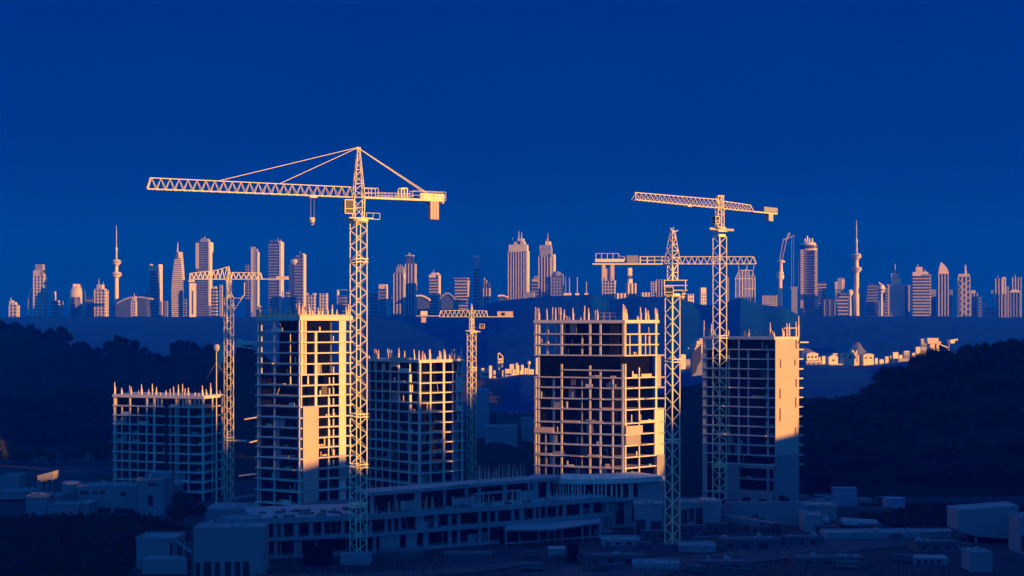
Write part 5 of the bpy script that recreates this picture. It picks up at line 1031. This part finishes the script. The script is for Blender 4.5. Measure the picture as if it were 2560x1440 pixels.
mb = MB(); a = [W(93, 1189, 448), W(133, 1179, 448), W(133, 1199, 448), W(105, 1199, 448), W(94, 1200, 448)]; mb.poly_extrude(a, (0, 7, 0)); mb.build('gable', 'render_', r)
for px in (116, 131): MB().beam(W(px, 1199, 449), W(px, 1243, 449), .25).build('post', 'render_', r)
D = 440; r = thing('water_tank', 'squat cylindrical concrete tank between the carport house and the long low house', 'tank', (PX(170, D), D + 4, 0)); rr = 25 * D / F
MB().lathe(PX(170, D), D + 4, [(rr, -.3), (rr, PZ(1209, D)), (rr * .93, PZ(1208, D)), (rr * .9, PZ(1207, D))], 26).build('tank', 'render_', r, smooth=False)
block('dim cubic garage at the left, below the cylindrical tank', 62, 114, 1243, 1291, 426, 6)
block('grey box room with a small square opening, right below the cylindrical tank', 117, 150, 1242, 1268, 432, 0, wins=((.85, .99, .1, .7),))
block('long blank parapet wall building under the cylindrical tank', 120, 198, 1264, 1291, 424, -1)
block('annex at the right end of the blank parapet wall building', 199, 224, 1258, 1288, 426, -1)
block('long low house with small slot windows, running to the squat unfinished block', 197, 350, 1217, 1290, 436, -4, 10, wins=((.03, .18, .72, .85), (.24, .32, .74, .85), (.36, .45, .74, .84), (.7, .8, .7, .84), (.16, .55, .05, .26), (.6, .93, .05, .26)))
r = block('taller stepped house with one tall window at the right end of the long low house', 345, 415, 1200, 1300, 430, -5, 9, wins=((.4, .6, .35, .62), (.38, .75, .85, .92)))
MB().box(PX(385, 432), 440, PZ(1200, 432), PZ(1186, 432), 7, 5).build('stair_hood', 'render_', r)
block('narrow low wing of the stepped house, beside the black tree', 400, 445, 1216, 1275, 444, 4, 8)
# bottom left pair of near houses
D = 338; r = block('near house with angled glazed side wing at the bottom edge, left of centre', 342, 440, 1348, 1440, D, -2, 9, wins=((.86, .95, .4, .9),), zb=-1)
mb = MB(); a, b = W(442, 1350, D), W(486, 1378, 331); mb.hexa([(a.x, a.y, 0), (b.x, b.y, 0), (b.x, b.y + .4, 0), (a.x, a.y + .4, 0), tuple(a), tuple(b), (b.x, b.y + .4, b.z), (a.x, a.y + .4, a.z)]); mb.build('side_wing', 'render_', r)
for t0, t1 in ((.08, .42), (.55, .95)):
    p, q = a + (b - a) * t0, a + (b - a) * t1; m2 = MB(); m2.hexa([(p.x - .05, p.y - .1, .8), (q.x - .05, q.y - .1, .8), (q.x, q.y, .8), (p.x, p.y, .8), (p.x - .05, p.y - .1, p.z - .7), (q.x - .05, q.y - .1, q.z - .7), (q.x, q.y, q.z - .7), (p.x, p.y, p.z - .7)]); m2.build('window', 'window', r)
block('front terrace slab below the near house with the glazed side wing', 356, 470, 1398, 1440, 331, -3, 6, roof=False, zb=-1, name='terrace_wall', cat='wall')
block('large near house with a blank upper wall over a row of dark doors', 483, 657, 1322, 1440, 329, 2, 9, wins=((.02, .1, .02, .36), (.14, .26, .02, .38), (.3, .38, .02, .38), (.44, .54, .02, .38), (.58, .67, .02, .38), (.7, .8, .02, .38)), zb=-1.5)
block('low shed with a row of posts behind the large near house', 545, 640, 1300, 1322, 345, 0, 6, wins=((.05, .25, .1, .6), (.3, .5, .1, .6), (.55, .75, .1, .6), (.8, .97, .1, .6)), zb=4.5, mat='podium', name='site_shed', cat='shed')
# low platforms left of the podium
block('low deck with starter bars at the foot of the small left crane', 512, 640, 1272, 1300, 415, 0, 14, mat='podium', roof=False, name='concrete_deck', cat='deck', zb=-.2)
mbr = thing('rebar_bundle', 'short row of starter bars standing on the deck left of the narrow tower', 'rebar', (PX(600, 412), 412, 0))
for px in (585, 592, 600, 609, 617, 625, 631): MB().box(PX(px, 412), 412 + (px % 3), PZ(1274, 412), PZ(1274 - rt.uniform(8, 20), 412), .22, .22).build('rebar', 'podium', mbr)
bm_ = thing('concrete_girder', 'long inclined girder between the small left crane and the narrow tower', 'girder', (PX(610, 430), 430, 0)); MB().beam(W(583, 1246, 430), W(640, 1236, 430), .6).build('girder', 'podium', bm_); MB().beam(W(586, 1246, 430), W(586, 1280, 430), .5).build('post', 'podium', bm_)
# ---------------------------------------------------------------- right of the podium
block('two bay site building with dark openings at the foot of the white crane', 1590, 1660, 1262, 1330, 386, -3, 9, mat='podium', wins=((.02, .38, .05, .55), (.55, .98, .05, .5)), zb=0, name='site_building', cat='building')
block('site building with three dark bays between the white crane and the rightmost tower', 1700, 1757, 1258, 1318, 402, 2, 8, mat='podium', wins=((.02, .3, .05, .75), (.36, .6, .3, .8), (.66, .97, .05, .8)), zb=0, name='site_building', cat='building')
block('blank retaining wall block right of the three bay site building', 1757, 1800, 1252, 1320, 400, 3, 8, mat='podium', zb=0, roof=False, name='retaining_wall', cat='wall')
block('long pale retaining wall below the rightmost tower', 1815, 2012, 1254, 1302, 410, -4, .8, mat='render_', zb=0, roof=False, name='retaining_wall', cat='wall')
f_ = thing('fence', 'barred fence panel at the left end of the pale retaining wall', 'fence', (PX(1830, 405), 405, 0))
for i in range(9): MB().beam(W(1812 + i * 4, 1258, 405), W(1812 + i * 4, 1288 + i * .5, 405), .22).build('post', 'render_', f_)
MB().beam(W(1800, 1286, 404), W(1935, 1308, 384), .8, .6).build('kerb', 'render_', f_)
block('square concrete pump house right of the pale retaining wall', 2012, 2058, 1290, 1338, 396, 0, 8, mat='podium', zb=0, name='pump_house', cat='building')
block('flat deck building with a ramp roof behind the square pump house', 2015, 2095, 1266, 1300, 420, -3, 10, mat='render_', zb=0, name='site_building', cat='building')
for lb, px0, px1, y, D in (('barrel roofed shed standing nearest the square pump house, shorter of two', 2010, 2068, 1285, 404), ('longer barrel roofed shed right of the shorter one', 2102, 2190, 1294, 398)):
    r = thing('barrel_shed', lb, 'shed', (PX((px0 + px1) / 2, D), D, 0)); x0, x1 = PX(px0, D), PX(px1, D); zt = PZ(y, D); mb = MB()
    mb.poly_extrude([Vector((x0, D - 3 + 3 * (1 - math.cos(a * math.pi / 7)), zt - 1.6 + 1.6 * math.sin(a * math.pi / 7))) for a in range(8)], (x1 - x0, -.4, -.5)); mb.build('roof', 'render_', r)
    MB().box((x0 + x1) / 2, D + .1, -.2, zt - 1.7, (x1 - x0) * .92, 4.6).build('wall', 'dark', r)
block('blue site container on the far edge of the yard under the right hand slope', 2084, 2142, 1220, 1240, 452, 3, 3, zb=.3, name='site_container', cat='container', mat='slate')
block('small blue tarp roofed hut alone at the foot of the right hand slope', 2215, 2262, 1246, 1262, 440, 4, 4, zb=0, name='site_hut', cat='hut', mat='slate')
block('dark storage hut standing behind the blue site container', 2033, 2080, 1192, 1232, 480, 0, 5, zb=0, name='storage_hut', cat='hut', mat='core')
rr_ = random.Random(5)
for i, (px, y, wd) in enumerate(((2018, 1232, 30), (2052, 1235, 34), (2075, 1243, 26), (2100, 1246, 40), (2135, 1249, 38), (2050, 1250, 42), (2084, 1258, 34), (2010, 1243, 24), (2160, 1252, 22))):
    D = 59 * F / (y + 4 - 800); kx = D / F
    MB_ = MB().box(PX(px, D), D, 0, .35 + .12 * i, wd * kx, 4.2, rr_.uniform(-.4, .4)).build('concrete_slab', 'render_')
    tag(MB_, ['pale slab lying closest to the rightmost tower base', 'broad slab in the back row of the slab yard', 'tilted slab in the back row right of the broad one', 'long slab in front of the blue site container', 'long slab at the right foot of the blue container', 'widest slab in the middle of the slab yard', 'front slab at the edge of the deck building', 'small slab at the left edge of the slab yard', 'small slab furthest right in the slab yard'][i], 'slab', 'concrete slabs stacked in the yard')
# dark excavator in front of the retaining wall
D = 393; r = thing('excavator', 'dark tracked excavator parked in front of the pale retaining wall', 'excavator', (PX(1920, D), D, 0)); X = lambda p: PX(p, D); Zz = lambda y: PZ(y, D)
for dy in (-1.2, 1.2):
    mb = MB(); x0, x1, z1 = X(1888), X(1955), 1.2
    mb.poly_extrude([Vector((x0 + .5, D + dy - .3, 0)), Vector((x1 - .5, D + dy - .3, 0)), Vector((x1, D + dy - .3, .6)), Vector((x1 - .5, D + dy - .3, z1)), Vector((x0 + .5, D + dy - .3, z1)), Vector((x0, D + dy - .3, .6))], (0, .7, 0)); mb.build('track', 'dark', r)
MB().box(X(1930), D, 1.3, 3.0, 5.0, 2.6, 0, .94, .9).build('body', 'dark', r); MB().box(X(1905), D - .6, 1.4, 4.3, 1.7, 1.3, 0, .85, .9).build('cab', 'dark', r)
mb = MB(); mb.beam((X(1905), D + .5, 2.2), (X(1890), D + .5, 5.2), .6); mb.beam((X(1890), D + .5, 5.2), (X(1868), D + .5, 3.4), .5); mb.build('boom', 'dark', r); MB().box(X(1866), D + .5, .5, 2.4, 1.2, 1.2, 0, .7, 1).build('bucket', 'dark', r)
# big hoarding house on the right
D = 376; r = thing('raised_house', 'large pale house wall with a deep shadowed undercroft near the bottom right corner', 'house', (PX(2470, D), D + 5, 0))
MB().poly_extrude([W(2393, 1275, D), W(2547, 1264, D), W(2549, 1349, D), W(2440, 1341, D), W(2394, 1327, D)], (0, 9, 0)).build('wall', 'render_', r)
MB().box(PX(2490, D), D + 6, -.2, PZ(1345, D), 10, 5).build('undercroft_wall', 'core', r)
for px in (2440, 2545): MB().beam(W(px, 1342, D + .5), W(px, 1380, D + .5), .4).build('post', 'render_', r)
block('low side building cut by the right edge of the picture', 2549, 2620, 1296, 1400, 360, 0, 8, zb=0, wins=((.05, .4, .05, .5),))
block('low curved roof shelter with posts in the bottom right foreground', 2290, 2372, 1395, 1420, 343, -5, 5, wins=((.05, .2, .05, .7), (.25, .4, .05, .7), (.45, .6, .05, .7), (.65, .78, .05, .7)), zb=0, name='shelter', cat='shelter', mat='render_')
block('low concrete hut at the bottom right corner below the raised house', 2425, 2480, 1384, 1440, 334, 3, 6, zb=-.5, name='site_hut', cat='hut')
# low clutter of the yard: pallets, board stacks, pipe stacks, bins and barriers
ck = random.Random(77)
def clutter_thing(kind, label, px, y, s=1.0):
    D = 59 * F / (y - 800); x = PX(px, D); ya = ck.uniform(-.5, .5)
    if kind == 'board_stack':
        r = thing('board_stack', label, 'stack', (x, D, 0), ya, 'material stacks in the yard')
        for i in range(4): MB().box(ck.uniform(-.15, .15), 0, .15 + .34 * i * s, .15 + .34 * i * s + .28 * s, 4.2 * s, 1.6 * s, ck.uniform(-.05, .05)).build('board', 'yard', r, local=True)
        for q in (-1.2, 1.2): MB().box(q * s, 0, 0, .14, .2, 1.5 * s).build('bearer', 'dark', r, local=True)
    elif kind == 'pipe_stack':
        r = thing('pipe_stack', label, 'pipes', (x, D, 0), ya, 'pipe stacks in the yard')
        for i, (a, b) in enumerate(((-.9, .45), (0, .45), (.9, .45), (-.45, 1.22), (.45, 1.22))): MB().tube((-2.6 * s, a * s, b * s), (2.6 * s, a * s, b * s), .43 * s, n=10).build('pipe', 'yard', r, local=True)
    elif kind == 'barrier':
        r = thing('barrier', label, 'barrier', (x, D, 0), ya, 'site barriers'); m_ = MB()
        for q in (-2.2, 0, 2.2): MB().beam((q * s, 0, 0), (q * s, 0, 1.6 * s), .14).build('post', 'yard', r, local=True)
        for z in (.6, 1.5): m_.beam((-2.3 * s, 0, z * s), (2.3 * s, 0, z * s), .12)
        m_.build('rail', 'yard', r, local=True)
    elif kind == 'skip':
        r = thing('skip', label, 'skip', (x, D, 0), ya, 'waste skips in the yard'); m_ = MB()
        m_.box(0, 0, .1, 1.6 * s, 2.6 * s, 1.7 * s, 0, 1.35, 1.15); m_.build('bin', 'yard', r, local=True); MB().box(0, 0, 1.6 * s, 1.75 * s, 3.2 * s, 1.7 * s).build('rubble', 'earth', r, local=True)
    elif kind == 'cabin':
        r = thing('site_cabin', label, 'cabin', (x, D, 0), ya * .4, 'site cabins'); MB().box(0, 0, .2, 2.7 * s, 6 * s, 2.5 * s).build('body', 'yard', r, local=True); MB().box(0, 0, 2.7 * s, 2.85 * s, 6.3 * s, 2.8 * s).build('roof', 'yard', r, local=True)
        for q in (-1.9, 1.9): MB().box(q * s, -1.26 * s, 1.1 * s, 2.1 * s, 1.3 * s, .08).build('window', 'window', r, local=True)
        MB().box(0, -1.26 * s, .25, 2.2 * s, .95 * s, .1).build('door', 'dark', r, local=True)
for t_ in (('cabin', 'site cabin with two windows beside the base of the white crane, left one', 1632, 1352), ('cabin', 'site cabin between the white crane base and the three bay site building', 1728, 1338), ('cabin', 'site cabin directly in front of the blank retaining wall block', 1790, 1332),
    ('cabin', 'site cabin in the open yard below the parked excavator', 1900, 1338, .9), ('cabin', 'site cabin closest to the shorter barrel roofed shed, in front', 2062, 1336, .9), ('cabin', 'lone site cabin below the longer barrel roofed shed', 2176, 1336), ('cabin', 'site cabin on the far yard edge under the wooded slope', 2212, 1262, .9),
    ('board_stack', 'stack of boards leaning right, beside the tallest crane base', 965, 1394), ('board_stack', 'stack of boards in front of the podium canopy', 1330, 1392), ('board_stack', 'stack of boards at the left kerb of the track', 1560, 1384), ('board_stack', 'stack of boards below the two bay site building', 1612, 1368), ('board_stack', 'stack of boards alone in the middle of the right yard', 1852, 1372, 1.2), ('board_stack', 'stack of boards under the square pump house', 2030, 1360), ('board_stack', 'stack of boards beside the low curved roof shelter', 2262, 1404, 1.2), ('board_stack', 'stack of boards in the bottom centre foreground', 1540, 1424), ('board_stack', 'stack of boards nearest the bottom edge, right of centre', 1740, 1430, 1.1),
    ('pipe_stack', 'pipe stack at the right of the white crane base', 1756, 1356), ('pipe_stack', 'pipe stack lying left of the equipment box', 1330, 1424), ('pipe_stack', 'pipe stack below the excavator at the track edge', 1960, 1358), ('pipe_stack', 'pipe stack in front of the raised house', 2400, 1372), ('pipe_stack', 'pipe stack in the open ground right of the track bend', 2120, 1420, 1.1),
    ('barrier', 'post and rail barrier across the track by the raised house', 2330, 1352, 1.3), ('barrier', 'post and rail barrier left of the pump house', 1985, 1330, 1.2), ('barrier', 'post and rail barrier below the white crane base', 1680, 1392, 1.3), ('barrier', 'post and rail barrier in front of the mesh platform', 960, 1420, 1.3),
    ('skip', 'waste skip right of the three bay site building', 1828, 1322), ('skip', 'waste skip beside the equipment box', 1460, 1404), ('skip', 'waste skip below the longer barrel roofed shed', 2240, 1352), ('skip', 'waste skip at the foot of the low side building', 2520, 1396)): clutter_thing(*t_)
block('tall dark windowless block behind the small central crane, below the central village', 1190, 1221, 973, 1110, 640, -3, 10, zb=-1, name='warehouse', cat='building', mat='slate', roof=False)
block('long low flat roofed warehouse in the dark gap beside the widest tower', 1212, 1292, 1068, 1100, 620, 2, 12, zb=-1, name='warehouse', cat='building', mat='podium')
block('higher dim flat roof building behind the long low warehouse', 1240, 1335, 1036, 1060, 690, 0, 12, zb=-1, name='warehouse', cat='building', mat='yard')
block('small dim flat roof shed touching the left side of the widest tower, in the gap', 1303, 1335, 1048, 1070, 640, 0, 8, zb=-1, name='warehouse', cat='building', mat='podium')
for lb, a, b, y0, y1, D, yw, dp, mt, nm in (
    ('long stepped retaining wall along the far side of the track, below the pump house', 2062, 2390, 1333, 1352, 383, 3, 6, 'podium', 'retaining_wall'),
    ('low flat roof block stepping down from the left end of the long stepped wall', 1965, 2060, 1346, 1372, 372, -2, 7, 'yard', 'low_building'),
    ('wide dark flat roof building under the excavator, right of the white crane', 1800, 1950, 1352, 1382, 366, 2, 8, 'yard', 'low_building'),
    ('low wall and slab block just right of the white crane base', 1700, 1790, 1366, 1392, 362, -2, 6, 'podium', 'low_building'),
    ('low platform block at the end of the podium canopy', 1505, 1600, 1352, 1376, 372, 0, 7, 'podium', 'low_building'),
    ('dark flat roof block in the bottom centre below the low platform block', 1460, 1610, 1392, 1420, 344, 3, 7, 'yard', 'low_building'),
    ('low pale slab roof in the bottom foreground below the track start', 1585, 1700, 1412, 1436, 336, -3, 6, 'podium', 'low_building'),
    ('wide dark low block at the bottom edge between the track and the shelter', 1990, 2170, 1398, 1424, 342, 2, 8, 'yard', 'low_building'),
    ('low block at the bottom edge directly right of centre', 1750, 1880, 1408, 1436, 338, -2, 7, 'yard', 'low_building'),
    ('dim flat roof block between the shelter and the raised house', 2290, 2400, 1358, 1384, 362, 4, 7, 'yard', 'low_building'),
    ('dim boundary wall running right below the slab yard', 2095, 2230, 1268, 1284, 430, 4, 1.2, 'yard', 'boundary_wall'),
    ('low plinth block in front of the podium at the mesh platform', 950, 1060, 1378, 1402, 352, 0, 5, 'yard', 'low_building'),
    ('low plinth block in front of the podium centre', 1110, 1230, 1384, 1404, 353, 2, 5, 'yard', 'low_building')):
    block(lb, a, b, y0, y1, D, yw, dp, mat=mt, zb=0, name=nm, cat='wall' if 'wall' in nm else 'building', roof=dp > 5.5, wins=((.1, .22, .1, .7), (.35, .5, .1, .7), (.62, .8, .1, .7)) if dp > 6.5 else ())
# ground features of the site
for nm, pts in (('road', [(1300, 1440), (1560, 1400), (1800, 1385), (2020, 1345), (2390, 1332), (2440, 1352), (2200, 1372), (1950, 1400), (1700, 1428), (1600, 1460), (1250, 1470)]), ('path', [(640, 1440), (900, 1436), (1180, 1418), (1320, 1405), (1330, 1414), (1200, 1432), (900, 1458), (640, 1465)])):
    P_ = [(PX(a, 59 * F / (b - 800)), 59 * F / (b - 800)) for a, b in pts]; mb = MB(); mb.prism(P_, -.3, .22 if nm == 'road' else .3); tag(mb.build(nm, 'asphalt'), kind='structure')
rg = random.Random(12)
for i, (lb, px, y, w_, h_) in enumerate((('low dirt mound at the foot of the largest crane', 905, 1392, 60, 1.6), ('dirt mound right of the podium in front of the site buildings', 1640, 1378, 46, 1.4), ('long dirt mound in the bottom centre of the site', 1490, 1425, 90, 1.2), ('dirt mound beside the white crane base', 1712, 1362, 60, 1.5), ('long dark mound in front of the podium canopy', 1390, 1400, 70, 1.4), ('wide mound crossing the yard right of centre', 2080, 1390, 120, 1.3))):
    D = 59 * F / (y - 800); mb = MB(); N = 22
    for j in range(N + 1):
        for q in range(N + 1):
            a, b = (j / N - .5) * 2, (q / N - .5) * 2; rr2 = max(0, 1 - a * a - b * b); zz = h_ * rr2 * (1 + .6 * noise.noise(Vector((a * 3 + i, b * 3, 1)))) + .35 * noise.noise(Vector((a * 9, b * 9, i)))
            mb.v.append((PX(px, D) + a * w_ * D / F / 2, D + b * 6, zz - .25))
    for j in range(N):
        for q in range(N): a = j * (N + 1) + q; mb.f.append((a, a + N + 1, a + N + 2, a + 1))
    tag(mb.build('dirt_mound', 'earth', smooth=True), lb, 'mound', 'dirt mounds on the site')
gs = MB()
for _ in range(1500):
    y = 1372 + rg.random() ** .8 * 80; px = rg.uniform(640, 1120) if rg.random() < .6 else rg.uniform(1300, 2380); D = 59 * F / (y - 800); x = PX(px, D); h_ = rg.uniform(.4, 1.5); a = rg.uniform(0, 3.14); dx, dy = math.cos(a) * .12, math.sin(a) * .12
    gs.add([(x - dx, D - dy, -.1), (x + dx, D + dy, -.1), (x + rg.uniform(-.3, .3), D, h_)], [(0, 1, 2)])
tag(gs.build('rough_grass', 'leaf'), kind='stuff')
mt = thing('mesh_cage', 'low reinforcement mesh platform in front of the largest crane base', 'platform', (PX(890, 345), 345, 0))
MB().box(PX(890, 345), 346, -.2, 2.2, 7.2, 5).build('deck', 'podium', mt); mb = MB()
for i in range(10): mb.beam((PX(853 + i * 8, 343), 343.3, 2.25), (PX(853 + i * 8, 343), 348, 2.25), .12)
for i in range(5): mb.beam((PX(853, 343), 343.5 + i, 2.3), (PX(926, 343), 343.5 + i, 2.3), .12)
mb.build('mesh', 'podium', mt)
block('low dark storage block at the bottom, left of the mesh platform', 757, 826, 1375, 1420, 342, 0, 5, zb=0, mat='core', name='storage_block', cat='shed')
block('grey equipment box in the bottom centre of the site', 1372, 1412, 1372, 1410, 350, 0, 4, zb=0, mat='podium', name='equipment_box', cat='box')
block('small dark tower like hut right of the grey equipment box', 1420, 1446, 1364, 1406, 347, 0, 3, zb=0, mat='core', name='site_hut', cat='hut')
sc_ = MB(); SP = [(-60, 1296), (60, 1296), (225, 1294), (290, 1296), (350, 1292), (415, 1310), (470, 1338), (470, 1352), (340, 1352), (340, 1400), (300, 1460), (-60, 1470)]
def inside(x, y, P_):
    c = False
    for (a, b), (d, e) in zip(P_, P_[1:] + P_[:1]):
        if (b > y) != (e > y) and x < (d - a) * (y - b) / (e - b) + a: c = not c
    return c
def scrub(P_, n, seed, hmax):
    r = random.Random(seed); m_ = MB(); x0 = min(p[0] for p in P_); x1 = max(p[0] for p in P_); y0 = min(p[1] for p in P_); y1 = max(p[1] for p in P_)
    while n > 0:
        px, y = r.uniform(x0, x1), r.uniform(y0, y1)
        if not inside(px, y, P_): continue
        n -= 1; D = 59 * F / (y - 800); x = PX(px, D)
        h_ = hmax * (.4 + .6 * abs(noise.noise(Vector((x * .2, D * .2, seed)))) * 2) * r.uniform(.5, 1); zz = r.uniform(0, h_); s = r.uniform(.35, .75)
        a = Vector((r.gauss(0, 1), r.gauss(0, 1), r.gauss(0, .7))).normalized(); b = a.cross(Vector((r.gauss(0, 1), r.gauss(0, 1), r.gauss(0, 1)))).normalized(); p = Vector((x, D, zz))
        m_.add([p - a * s, p - b * s, p + a * s, p + b * s], [(0, 1, 2, 3)])
    tag(m_.build('scrub', 'leaf'), kind='stuff')
scrub(SP, 16000, 1, 2.4)
scrub([(2150, 1268), (2290, 1262), (2560, 1262), (2560, 1300), (2400, 1330), (2230, 1318), (2150, 1300)], 5000, 2, 1.8)
# ---------------------------------------------------------------- haze
hz = MB().box(0, 1700, -5, H + 262, 3500, 4800).build('haze', 'conc')
hm = bpy.data.materials.new('haze_volume'); hm.use_nodes = True; t = hm.node_tree; t.nodes.clear()
o_ = t.nodes.new('ShaderNodeOutputMaterial'); v_ = t.nodes.new('ShaderNodeVolumePrincipled')
v_.inputs['Color'].default_value = (0.0, 0.085, 0.97, 1); v_.inputs['Density'].default_value = 2.6e-4; v_.inputs['Anisotropy'].default_value = 0.0
v_.inputs['Absorption Color'].default_value = (0.9, 0.9, 0.9, 1)
t.links.new(v_.outputs[0], o_.inputs['Volume']); hz.data.materials.clear(); hz.data.materials.append(hm); tag(hz, kind='stuff')
